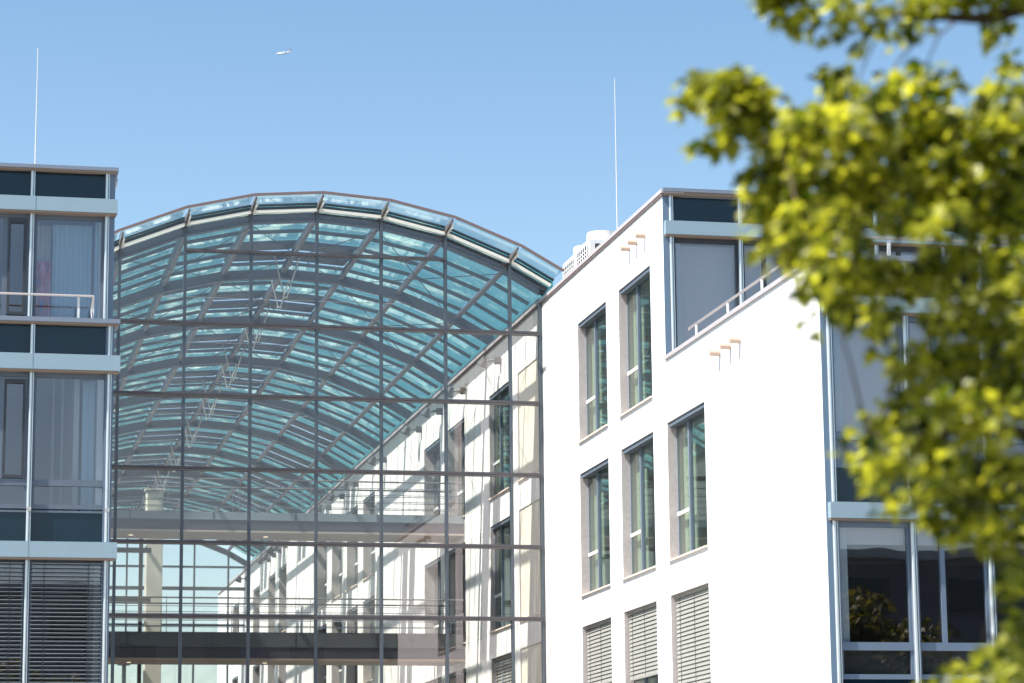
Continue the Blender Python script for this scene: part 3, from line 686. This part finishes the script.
# ------------------------------------------------------------------ airliner
D = Vector((.1205, .9490, .2912)).normalized()*6700
t = thing('airliner', 'tiny white airliner flying left high in the blue sky', 'airplane', tuple(D))
ax = Vector((-1, .10, -.16)).normalized(); side = Vector((.15, 1, .35)).normalized(); side = (side - ax*side.dot(ax)).normalized(); up = side.cross(ax); up = up if up.z > 0 else -up
def A(f, s_, u): return tuple(D + ax*f + side*s_ + up*u)
mb = MB().path([A(17,0,0),A(14,0,0),A(-8,0,0),A(-18,0,1.2)], [.6,2.1,2.1,.5], n=12); part('fuselage', mb, M['airwhite'], t, smooth=True)
for s_ in (-1, 1):
    part('wing', MB().hexa([A(5,0,-.8),A(-1,0,-.8),A(-7,16*s_,.3),A(-4.5,16*s_,.3),A(5,0,-.2),A(-1,0,-.2),A(-7,16*s_,.6),A(-4.5,16*s_,.6)]), M['airwhite'], t)
    part('tailplane', MB().hexa([A(-13,0,.6),A(-16.5,0,.6),A(-18.5,6*s_,1),A(-17,6*s_,1),A(-13,0,1),A(-16.5,0,1),A(-18.5,6*s_,1.3),A(-17,6*s_,1.3)]), M['airwhite'], t)
part('tail_fin', MB().hexa([A(-11.5,-.4,1),A(-17,-.4,1),A(-17,.4,1),A(-11.5,.4,1),A(-17,-.3,8.5),A(-20,-.3,8.5),A(-20,.3,8.5),A(-17,.3,8.5)]), M['airwhite'], t)

# ------------------------------------------------------------------ trees
LEAF = [(0,0),(.16,-.08),(.42,.02),(.34,.18),(.52,.42),(.26,.42),(.22,.62),(0,1.0)]
def leaf_crown(name, blobs, per_m3, size, mat, parent, seed, off, tmin=0.0, shell=.35):
    rnd = random.Random(seed); V = []; F = []; T = []
    for (cx, cy, cz, rx, ry, rz, dens) in blobs:
        n = int(per_m3*dens*4.19*rx*ry*rz)
        for _ in range(n):
            while True:
                a, b, c = rnd.uniform(-1,1), rnd.uniform(-1,1), rnd.uniform(-1,1)
                d = a*a+b*b+c*c
                if d <= 1: break
            if rnd.random() < shell and d > 0: k = (.75+.3*rnd.random())/math.sqrt(d); a, b, c = a*k, b*k, c*k
            p = Vector((cx+a*rx, cy+b*ry, cz+c*rz))
            s = size*rnd.uniform(.65, 1.25)
            # leaves hang: tip direction mostly outward and down, blade facing up and outward
            tip = Vector((a*.7+rnd.gauss(0,.5), b*.7+rnd.gauss(0,.5), -.35+rnd.gauss(0,.45))).normalized()
            nr = Vector((rnd.gauss(-.25,.6), rnd.gauss(-.1,.6), .8)); nr = (nr - tip*nr.dot(tip)).normalized(); sd = tip.cross(nr)
            tone = min(1, max(tmin, rnd.gauss(.32,.26))) if rnd.random() > .27 else rnd.uniform(.75, 1)
            fold = rnd.uniform(.05,.35); droop = rnd.uniform(-.05,.25)
            for sg in (1, -1):
                k = len(V); idx = []
                for (u, v) in LEAF:
                    q = p + sd*(u*sg*s) + tip*(v*s) + nr*((fold*u - droop*v*v)*s)
                    idx.append(len(V)); V.append((q.x-off[0], q.y-off[1], q.z-off[2])); T.append(tone)
                F.append(tuple(idx if sg > 0 else reversed(idx)))
    me = bpy.data.meshes.new(name); me.from_pydata(V, [], F); me.materials.append(mat)
    at = me.attributes.new('leaf_tone', 'FLOAT', 'POINT'); at.data.foreach_set('value', T); me.update()
    o = bpy.data.objects.new(name, me); C.objects.link(o); o.parent = parent; return o

#TREE
TB = [(2.62,9.06,2.68,0.042,0.053,0.040,1129),
(2.64,9.15,2.66,0.028,0.035,0.027,910),
(2.68,9.12,2.76,0.042,0.053,0.040,1283),
(2.67,8.76,2.60,0.063,0.079,0.060,893),
(2.89,9.22,2.70,0.063,0.079,0.060,1049),
(2.98,9.20,3.15,0.077,0.096,0.073,473),
(3.00,8.98,3.03,0.091,0.114,0.087,439),
(3.08,9.02,2.95,0.049,0.061,0.047,245),
(3.07,8.76,2.93,0.091,0.114,0.087,241),
(3.23,8.89,2.95,0.084,0.105,0.080,454),
(3.35,9.13,2.93,0.046,0.057,0.043,179),
(3.43,9.15,3.07,0.091,0.114,0.087,218),
(3.50,9.06,3.03,0.084,0.105,0.080,193),
(3.43,8.75,2.99,0.077,0.096,0.073,440),
(3.56,8.85,3.08,0.088,0.110,0.083,241),
(3.52,9.24,3.01,0.049,0.061,0.047,264),
(2.94,8.89,3.14,0.123,0.153,0.117,819),
(3.25,9.02,3.20,0.123,0.153,0.117,382),
(3.69,8.85,3.13,0.123,0.153,0.117,462),
(3.87,9.10,3.04,0.060,0.075,0.057,469),
(3.98,9.20,2.95,0.077,0.096,0.073,266),
(3.55,8.36,2.59,0.063,0.079,0.060,220),
(3.89,9.15,2.83,0.063,0.079,0.060,267),
(3.80,9.05,2.86,0.039,0.048,0.037,106),
(3.99,9.09,3.11,0.088,0.110,0.083,278),
(3.83,8.90,3.12,0.088,0.110,0.083,424),
(2.62,8.99,2.69,0.053,0.066,0.050,612),
(2.70,8.99,2.71,0.063,0.079,0.060,1097),
(2.72,8.78,2.66,0.063,0.079,0.060,1328),
(2.78,8.76,2.61,0.070,0.088,0.067,1136),
(2.99,9.17,2.70,0.070,0.088,0.067,317),
(2.70,9.14,2.68,0.042,0.053,0.040,565),
(2.80,9.04,2.64,0.063,0.079,0.060,502),
(2.80,8.77,2.51,0.063,0.079,0.060,584),
(2.78,9.23,2.63,0.049,0.061,0.047,530),
(2.70,9.13,2.53,0.046,0.057,0.043,902),
(2.79,9.22,2.55,0.042,0.053,0.040,473),
(2.77,8.93,2.53,0.056,0.070,0.053,754),
(3.05,9.14,2.66,0.049,0.061,0.047,328),
(3.09,8.77,2.70,0.060,0.075,0.057,437),
(3.22,9.13,2.81,0.060,0.075,0.057,463),
(3.10,8.65,2.59,0.077,0.096,0.073,455),
(3.35,9.34,2.80,0.077,0.096,0.073,456),
(3.14,8.45,2.59,0.070,0.088,0.067,272),
(3.43,9.22,2.82,0.070,0.088,0.067,199),
(3.33,8.70,2.65,0.070,0.088,0.067,479),
(3.52,9.21,2.80,0.070,0.088,0.067,190),
(3.35,8.60,2.67,0.063,0.079,0.060,299),
(3.61,9.27,2.88,0.063,0.079,0.060,356),
(3.42,8.55,2.61,0.070,0.088,0.067,304),
(3.65,9.14,2.80,0.070,0.088,0.067,454),
(3.72,8.79,2.64,0.084,0.105,0.080,215),
(4.07,9.61,2.89,0.084,0.105,0.080,464),
(3.81,8.76,2.62,0.088,0.110,0.083,208),
(4.09,9.40,2.81,0.088,0.110,0.083,221),
(2.84,8.44,2.41,0.077,0.096,0.073,549),
(3.30,9.80,2.80,0.077,0.096,0.073,761),
(2.99,9.24,2.56,0.070,0.088,0.067,549),
(2.88,8.99,2.41,0.070,0.088,0.067,696),
(2.84,8.99,2.32,0.053,0.066,0.050,416),
(2.84,8.95,2.24,0.056,0.070,0.053,347),
(2.91,8.94,2.27,0.084,0.105,0.080,833),
(3.06,9.23,2.48,0.098,0.123,0.093,641),
(2.94,8.47,2.43,0.105,0.131,0.100,203),
(3.23,9.29,2.66,0.105,0.131,0.100,413),
(3.07,8.48,2.44,0.105,0.131,0.100,414),
(3.49,9.64,2.77,0.105,0.131,0.100,387),
(3.30,8.74,2.52,0.105,0.131,0.100,286),
(3.62,9.59,2.76,0.105,0.131,0.100,261),
(3.43,8.75,2.53,0.105,0.131,0.100,386),
(3.65,9.31,2.69,0.105,0.131,0.100,463),
(3.52,8.63,2.48,0.105,0.131,0.100,179),
(3.87,9.48,2.72,0.105,0.131,0.100,252),
(3.62,8.55,2.44,0.112,0.140,0.107,424),
(4.04,9.55,2.73,0.112,0.140,0.107,418),
(2.99,8.67,2.30,0.112,0.140,0.107,400),
(3.34,9.68,2.57,0.112,0.140,0.107,282),
(3.17,8.82,2.35,0.112,0.140,0.107,385),
(3.52,9.78,2.60,0.112,0.140,0.107,466),
(3.22,8.59,2.29,0.112,0.140,0.107,226),
(3.63,9.69,2.58,0.112,0.140,0.107,460),
(3.39,8.70,2.33,0.112,0.140,0.107,394),
(3.74,9.61,2.57,0.112,0.140,0.107,228),
(3.49,8.63,2.29,0.112,0.140,0.107,378),
(3.80,9.39,2.50,0.112,0.140,0.107,365),
(3.65,8.66,2.29,0.119,0.149,0.113,395),
(3.85,9.12,2.41,0.119,0.149,0.113,224),
(2.95,8.97,2.15,0.084,0.105,0.080,588),
(2.82,8.86,2.11,0.046,0.057,0.043,403),
(2.90,9.07,2.09,0.042,0.053,0.040,181),
(2.82,8.40,2.07,0.091,0.114,0.087,336),
(3.08,9.19,2.27,0.091,0.114,0.087,476),
(2.93,8.38,2.07,0.098,0.123,0.093,186),
(3.30,9.43,2.33,0.098,0.123,0.093,291),
(3.15,8.63,2.15,0.077,0.096,0.073,248),
(3.55,9.73,2.42,0.077,0.096,0.073,176),
(3.21,8.43,2.12,0.070,0.088,0.067,240),
(3.49,9.18,2.31,0.070,0.088,0.067,342),
(3.27,8.27,2.08,0.084,0.105,0.080,362),
(3.62,9.17,2.30,0.084,0.105,0.080,341),
(3.58,8.63,2.19,0.091,0.114,0.087,467),
(4.01,9.67,2.46,0.091,0.114,0.087,303),
(3.72,8.67,2.13,0.091,0.114,0.087,288),
(3.95,9.20,2.26,0.091,0.114,0.087,357),
(2.97,8.87,2.05,0.056,0.070,0.053,658),
(3.19,9.53,2.20,0.056,0.070,0.053,395),
(2.85,8.25,1.90,0.084,0.105,0.080,208),
(3.28,9.50,2.19,0.084,0.105,0.080,363),
(3.10,8.66,1.98,0.091,0.114,0.087,446),
(3.35,9.36,2.14,0.091,0.114,0.087,307),
(2.87,8.44,1.86,0.056,0.070,0.053,424),
(3.18,9.37,2.06,0.056,0.070,0.053,421),
(3.10,9.21,1.94,0.046,0.057,0.043,321),
(3.01,8.88,1.80,0.032,0.039,0.030,284),
(2.96,8.52,1.82,0.070,0.088,0.067,273),
(3.40,9.79,2.10,0.070,0.088,0.067,325),
(3.04,8.56,1.78,0.056,0.070,0.053,191),
(3.39,9.54,1.98,0.056,0.070,0.053,279),
(3.10,8.76,1.92,0.077,0.096,0.073,427),
(3.22,9.11,2.00,0.077,0.096,0.073,337),
(3.27,8.86,2.01,0.077,0.096,0.073,372),
(3.42,9.27,2.11,0.077,0.096,0.073,231),
(3.37,8.89,1.99,0.084,0.105,0.080,238),
(3.61,9.53,2.13,0.084,0.105,0.080,288),
(3.41,8.64,2.01,0.091,0.114,0.087,361),
(3.62,9.18,2.13,0.091,0.114,0.087,366),
(3.52,8.60,2.02,0.084,0.105,0.080,278),
(3.81,9.31,2.19,0.084,0.105,0.080,337),
(3.60,8.48,1.94,0.105,0.131,0.100,402),
(4.04,9.51,2.18,0.105,0.131,0.100,187),
(3.14,8.55,1.78,0.077,0.096,0.073,409),
(3.58,9.72,2.03,0.077,0.096,0.073,307),
(3.38,8.53,1.82,0.098,0.123,0.093,350),
(3.80,9.60,2.05,0.098,0.123,0.093,368),
(3.65,8.84,1.88,0.105,0.131,0.100,293),
(3.87,9.37,1.99,0.105,0.131,0.100,434),
(3.61,8.44,1.74,0.105,0.131,0.100,428),
(3.91,9.15,1.89,0.105,0.131,0.100,430),
(3.36,9.10,1.78,0.049,0.061,0.047,215),
(3.32,8.89,1.65,0.049,0.061,0.047,330),
(3.40,9.21,1.64,0.046,0.057,0.043,131),
(3.29,8.61,1.64,0.091,0.114,0.087,327),
(3.57,9.33,1.78,0.091,0.114,0.087,222),
(3.48,8.78,1.68,0.105,0.131,0.100,196),
(3.68,9.26,1.77,0.105,0.131,0.100,425),
(3.59,8.68,1.65,0.112,0.140,0.107,183),
(3.98,9.61,1.82,0.112,0.140,0.107,473),
(3.72,8.71,1.58,0.105,0.131,0.100,190),
(4.14,9.69,1.76,0.105,0.131,0.100,242),
(3.38,8.87,1.55,0.084,0.105,0.080,392),
(3.51,9.19,1.60,0.084,0.105,0.080,264),
(3.31,8.35,1.43,0.105,0.131,0.100,361),
(3.72,9.39,1.60,0.105,0.131,0.100,224),
(3.42,8.28,1.40,0.112,0.140,0.107,208),
(3.87,9.37,1.58,0.112,0.140,0.107,197),
(3.20,9.04,1.45,0.046,0.057,0.043,321),
(3.02,8.34,1.37,0.060,0.075,0.057,276),
(3.37,9.32,1.53,0.060,0.075,0.057,322),
(3.29,8.86,1.45,0.070,0.088,0.067,289),
(3.40,9.14,1.50,0.070,0.088,0.067,387),
(3.11,8.83,1.36,0.039,0.048,0.037,257),
(3.19,8.84,1.34,0.063,0.079,0.060,310),
(3.44,9.53,1.44,0.063,0.079,0.060,230),
(3.11,8.42,1.25,0.077,0.096,0.073,404),
(3.50,9.46,1.41,0.077,0.096,0.073,216),
(3.24,8.49,1.33,0.091,0.114,0.087,399),
(3.52,9.23,1.44,0.091,0.114,0.087,392),
(3.25,8.31,1.23,0.091,0.114,0.087,379),
(3.58,9.16,1.36,0.091,0.114,0.087,213),
(3.41,8.41,1.23,0.105,0.131,0.100,442),
(3.83,9.44,1.38,0.105,0.131,0.100,274),
(3.48,8.27,1.18,0.105,0.131,0.100,396),
(3.84,9.14,1.31,0.105,0.131,0.100,221),
(3.34,9.23,1.29,0.053,0.066,0.050,306),
(3.25,8.86,1.16,0.042,0.053,0.040,169),
(3.36,9.24,1.16,0.028,0.035,0.027,189),
(3.13,8.34,1.14,0.063,0.079,0.060,329),
(3.51,9.35,1.27,0.063,0.079,0.060,222),
(3.34,8.65,1.16,0.077,0.096,0.073,281),
(3.62,9.37,1.26,0.077,0.096,0.073,217),
(3.44,8.67,1.11,0.077,0.096,0.073,420),
(3.73,9.40,1.21,0.077,0.096,0.073,434),
(3.53,9.01,1.09,0.039,0.048,0.037,284),
(3.53,8.73,1.11,0.077,0.096,0.073,296),
(3.71,9.17,1.16,0.077,0.096,0.073,186),
(3.45,8.28,1.03,0.091,0.114,0.087,446),
(3.94,9.44,1.18,0.091,0.114,0.087,407),
(3.73,8.83,0.94,0.070,0.088,0.067,364),
(3.97,9.40,1.00,0.070,0.088,0.067,317),
(3.67,8.80,0.85,0.046,0.057,0.043,200),
(3.66,8.83,0.90,0.032,0.039,0.030,173),
(3.72,8.82,0.78,0.070,0.088,0.067,222),
(3.92,9.28,0.83,0.070,0.088,0.067,260),
(3.67,8.83,0.73,0.049,0.061,0.047,236),
(3.58,8.56,0.64,0.070,0.088,0.067,185),
(4.07,9.75,0.73,0.070,0.088,0.067,288),
(3.54,8.70,0.64,0.060,0.075,0.057,342),
(3.83,9.43,0.69,0.060,0.075,0.057,417),
(3.51,8.81,0.60,0.053,0.066,0.050,303),
(3.42,8.69,0.53,0.070,0.088,0.067,397),
(3.62,9.21,0.56,0.070,0.088,0.067,237),
(3.49,8.30,0.51,0.098,0.123,0.093,297),
(4.11,9.78,0.60,0.098,0.123,0.093,286),
(3.26,8.55,0.49,0.070,0.088,0.067,209),
(3.66,9.61,0.55,0.070,0.088,0.067,315),
(4.96,8.56,3.96,0.420,0.420,0.320,14),
(8.34,10.18,2.61,0.420,0.420,0.320,14),
(7.64,9.24,0.45,0.420,0.420,0.320,14),
(6.64,11.56,3.11,0.420,0.420,0.320,14),
(5.98,7.84,1.63,0.420,0.420,0.320,14),
(6.02,8.82,0.49,0.420,0.420,0.320,14),
(6.46,9.21,3.18,0.420,0.420,0.320,14),
(6.61,11.29,3.55,0.420,0.420,0.320,14),
(6.60,9.55,3.40,0.420,0.420,0.320,14),
(5.89,10.10,4.26,0.420,0.420,0.320,14),
(8.22,8.83,2.71,0.420,0.420,0.320,14),
(5.61,7.95,4.53,0.420,0.420,0.320,14),
(7.81,8.85,0.93,0.420,0.420,0.320,14),
(6.11,9.91,1.57,0.420,0.420,0.320,14),
(5.12,8.74,2.29,0.420,0.420,0.320,14),
(4.68,9.28,1.96,0.420,0.420,0.320,14),
(7.52,9.82,5.22,0.420,0.420,0.320,14),
(7.10,10.64,3.42,0.420,0.420,0.320,14),
(6.17,10.87,3.87,0.420,0.420,0.320,14),
(5.41,10.85,2.34,0.420,0.420,0.320,14),
(5.39,10.30,1.80,0.420,0.420,0.320,14),
(6.91,8.52,2.60,0.420,0.420,0.320,14),
(5.83,8.92,0.27,0.420,0.420,0.320,14),
(6.79,10.91,4.27,0.420,0.420,0.320,14),
(4.66,9.72,1.16,0.420,0.420,0.320,14),
(7.34,9.38,5.46,0.420,0.420,0.320,14),
(7.71,8.07,1.98,0.420,0.420,0.320,14),
(8.23,9.44,2.63,0.420,0.420,0.320,14),
(6.17,10.67,5.44,0.420,0.420,0.320,14),
(6.57,11.48,3.54,0.420,0.420,0.320,14),
(6.76,9.53,5.14,0.420,0.420,0.320,14),
(5.96,8.46,1.75,0.420,0.420,0.320,14),
(5.13,9.85,2.20,0.420,0.420,0.320,14),
(7.52,8.57,2.17,0.420,0.420,0.320,14),
(7.95,10.07,2.44,0.420,0.420,0.320,14),
(7.37,11.20,1.32,0.420,0.420,0.320,14),
(7.72,8.90,4.02,0.420,0.420,0.320,14),
(8.00,10.09,4.68,0.420,0.420,0.320,14),
(5.89,7.64,3.07,0.420,0.420,0.320,14),
(6.80,8.34,2.38,0.420,0.420,0.320,14),
(5.63,7.71,1.95,0.420,0.420,0.320,14),
(5.92,9.50,4.14,0.420,0.420,0.320,14),
(8.27,10.37,3.95,0.420,0.420,0.320,14),
(6.58,10.79,2.23,0.420,0.420,0.320,14),
(6.83,10.32,3.12,0.420,0.420,0.320,14),
(5.80,9.92,4.45,0.420,0.420,0.320,14),
(7.36,8.83,5.40,0.420,0.420,0.320,14),
(5.44,10.46,0.60,0.420,0.420,0.320,14),
(5.24,9.61,5.14,0.350,0.350,0.260,14),
(5.68,9.64,4.97,0.350,0.350,0.260,14),
(5.19,9.50,4.05,0.350,0.350,0.260,14),
(4.50,10.01,4.10,0.350,0.350,0.260,14),
(5.92,9.38,4.32,0.350,0.350,0.260,14),
(2.91,9.10,4.01,0.350,0.350,0.260,14),
(4.92,10.02,5.07,0.350,0.350,0.260,14),
(4.80,9.10,3.91,0.350,0.350,0.260,14),
(5.04,9.40,4.79,0.350,0.350,0.260,14),
(4.06,10.00,4.06,0.350,0.350,0.260,14),
(3.85,8.88,4.65,0.350,0.350,0.260,14),
(5.68,8.70,4.67,0.350,0.350,0.260,14),
(5.28,8.80,3.84,0.350,0.350,0.260,14),
(4.65,9.89,5.02,0.350,0.350,0.260,14),
(5.16,9.15,4.37,0.350,0.350,0.260,14),
(4.54,10.03,4.19,0.350,0.350,0.260,14),
(3.77,9.49,5.15,0.350,0.350,0.260,14),
(3.48,8.45,3.92,0.350,0.350,0.260,14),
(4.64,9.49,4.02,0.350,0.350,0.260,14),
(3.49,9.47,4.69,0.350,0.350,0.260,14),
(5.04,9.71,3.84,0.350,0.350,0.260,14),
(4.40,9.90,5.14,0.350,0.350,0.260,14),
(3.89,9.93,4.69,0.350,0.350,0.260,14),
(5.77,8.81,4.76,0.350,0.350,0.260,14),
(5.51,9.26,3.90,0.350,0.350,0.260,14),
(3.50,8.68,3.88,0.350,0.350,0.260,14)]
MT = thing('maple_tree', 'leafy yellow green tree standing close on the right, its boughs hanging over the picture', 'tree', (6.4, 9.6, ZG))
wood = MB().path([(6.4,9.6,ZG),(6.35,9.6,-.4),(6.3,9.55,1.0),(6.1,9.5,2.4),(6.0,9.5,3.8),(6.1,9.6,5.6)], [.21,.16,.145,.12,.08,.03], 12)
part('trunk', wood, M['bark'], MT, smooth=True)
limbs = [
 [(6.2,9.55,1.6),(5.4,9.3,2.05),(4.4,9.1,2.25),(3.6,9.0,2.32),(3.1,8.95,2.45),(2.72,8.95,2.55)],
 [(6.05,9.5,2.9),(5.2,9.2,3.25),(4.3,9.0,3.22),(3.75,8.95,3.02),(3.3,8.9,3.0)],
 [(6.3,9.55,.9),(5.4,9.3,1.2),(4.5,9.1,1.35),(3.8,9.05,1.5),(3.25,9.0,1.45)],
 [(6.35,9.6,.3),(5.3,9.4,.55),(4.4,9.2,.65),(3.7,9.1,.75)],
 [(6.1,9.5,2.2),(6.6,8.6,3.0),(7.0,8.0,3.4)], [(6.1,9.5,2.6),(6.9,10.3,3.3),(7.5,10.8,3.6)], [(6.0,9.5,3.6),(5.5,10.3,4.4),(5.2,10.8,4.8)], [(6.0,9.5,3.4),(6.7,9.3,4.6)]]
for lb in limbs:
    n = len(lb); part('limb', MB().path(lb, [.065*(1-i/(n-1))+.008 for i in range(n)], 8), M['bark'], MT, smooth=True)
rt = random.Random(3)
for b in TB[:190:3]:
    p = Vector(b[:3]); pts = []
    for lb in limbs[:4]:
        for u, v in zip(lb, lb[1:]):
            u, v = Vector(u), Vector(v); k = max(0, min(1, (p-u).dot(v-u)/(v-u).length_squared)); pts.append(u+(v-u)*k)
    best = min(pts, key=lambda q: (q-p).length)
    part('twig', MB().path([tuple(best), tuple((best+p)/2+Vector((0,0,.05))), tuple(p)], [.006,.004,.002], 5), M['bark'], MT)
leaf_crown('crown', TB, 38.0, .058, M['leaf'], MT, 11, (6.4,9.6,ZG))

# street trees and the block across the road (behind the camera): they show only as reflections in the panes
def far_tree(label, x, y, h, seed):
    t = thing('street_tree', label, 'tree', (x, y, ZG), 'street trees across the road')
    part('trunk', MB().path([(x,y,ZG),(x,y,ZG+h*.35),(x+.2,y,ZG+h*.7)], [.22,.16,.05], 8), M['bark'], t)
    r_ = random.Random(seed); bl = []
    for _ in range(16):
        a = r_.uniform(0, 6.28); q = r_.uniform(0, h*.26); z = ZG + h*r_.uniform(.36,.88); k = 1-.5*(z-ZG)/h
        bl.append((x+q*math.cos(a)*k*1.3, y+q*math.sin(a)*k*1.3, z, h*.13, h*.13, h*.09, 1))
    leaf_crown('crown', bl, 22, .36, M['leafdark'], t, seed, (x,y,ZG), shell=.5)
for i, (x, y, h, lb) in enumerate([(28,-19,12.6,'broad street tree across the road, nearest the right end'),(36,-20,13.2,'tall street tree across the road beside the broad one'),(43.5,-18,12.2,'small street tree across the road at the far right'),
    (15,-20,10,'street tree across the road opposite the white wall'),(4,-19,11,'street tree across the road opposite the glass hall'),(-8,-20,10,'street tree across the road at the left')]):
    far_tree(lb, x, y, h, 40+i)
OB = thing('apartment_building', 'grey four storey block with dark windows across the road behind the viewer', 'building', (10,-30,ZG))
part('wall', MB().box(-35, 62, -45, -30, ZG, 12.6), M['brick'], OB)
part('roof', MB().box(-35.4, 62.4, -45.4, -29.6, 12.605, 13.0), M['roofgrey'], OB)
for r_ in range(4):
    for c_ in range(20):
        x = -33+4.8*c_; z = ZG+1.0+3.6*r_
        w = part('window', MB().box(x, x+2.2, -29.998, -29.94, z, z+1.7), M['brick'], OB)
        part('pane', MB().box(x+.08, x+2.12, -29.938, -29.92, z+.08, z+1.62), M['spandrel'], w)

# ------------------------------------------------------------------ light, sky, camera
EL, AZ = math.radians(54.5), math.radians(-104)     # azimuth from +Y towards +X
sd = Vector((math.sin(AZ)*math.cos(EL), math.cos(AZ)*math.cos(EL), math.sin(EL)))
sun = bpy.data.lights.new('sun', 'SUN'); sun.energy = 5.0; sun.angle = math.radians(.53); sun.color = (1, .965, .91)
so = bpy.data.objects.new('sun', sun); C.objects.link(so); so.rotation_euler = (-sd).to_track_quat('-Z', 'Y').to_euler(); so.location = (0,0,60)
W = bpy.data.worlds.new('World'); sc.world = W; W.use_nodes = True; nt = W.node_tree; nt.nodes.clear()
out = nt.nodes.new('ShaderNodeOutputWorld'); bg = nt.nodes.new('ShaderNodeBackground'); sky = nt.nodes.new('ShaderNodeTexSky')
sky.sky_type = 'NISHITA'; sky.sun_disc = False; sky.sun_elevation = EL; sky.sun_rotation = AZ; sky.air_density = 1.0; sky.dust_density = 1.2; sky.ozone_density = 1.0; sky.altitude = 100
bg.inputs['Strength'].default_value = .105
tcw = nt.nodes.new('ShaderNodeTexCoord'); sx = nt.nodes.new('ShaderNodeSeparateXYZ'); nt.links.new(tcw.outputs['Generated'], sx.inputs[0])
rw = nt.nodes.new('ShaderNodeValToRGB'); ew = rw.color_ramp.elements; ew[0].position = .06; ew[0].color = (1.13,1.09,1.02,1); ew[1].position = .36; ew[1].color = (.70,.86,.90,1)
nt.links.new(sx.outputs['Z'], rw.inputs[0]); mw_ = nt.nodes.new('ShaderNodeMix'); mw_.data_type = 'RGBA'; mw_.blend_type = 'MULTIPLY'; mw_.inputs[0].default_value = 1
nt.links.new(sky.outputs[0], mw_.inputs[6]); nt.links.new(rw.outputs[0], mw_.inputs[7]); nt.links.new(mw_.outputs[2], bg.inputs[0]); nt.links.new(bg.outputs[0], out.inputs[0])

cam = bpy.data.cameras.new('camera'); co = bpy.data.objects.new('camera', cam); C.objects.link(co); sc.camera = co
R = Matrix([[0.97764587,-0.02979566,-0.20813643],[-0.21002159,-0.18534501,-0.95996779],[-0.00997418,0.98222169,-0.18745951]])
mw = R.to_4x4(); mw.translation = (0,0,G); co.matrix_world = mw
cam.sensor_width = 36; cam.lens = 2681.587*36/1024; cam.clip_start = .1; cam.clip_end = 20000
cam.dof.use_dof = True; cam.dof.focus_distance = 56; cam.dof.aperture_fstop = 2.3
sc.view_settings.view_transform = 'Standard'; sc.view_settings.look = 'None'; sc.view_settings.exposure = 1.02; sc.view_settings.gamma = 1
cy = sc.cycles; cy.use_denoising = True; cy.max_bounces = 12; cy.transparent_max_bounces = 40; cy.glossy_bounces = 6; cy.diffuse_bounces = 4; cy.transmission_bounces = 8
cy.caustics_reflective = False; cy.caustics_refractive = False; cy.sample_clamp_indirect = 8
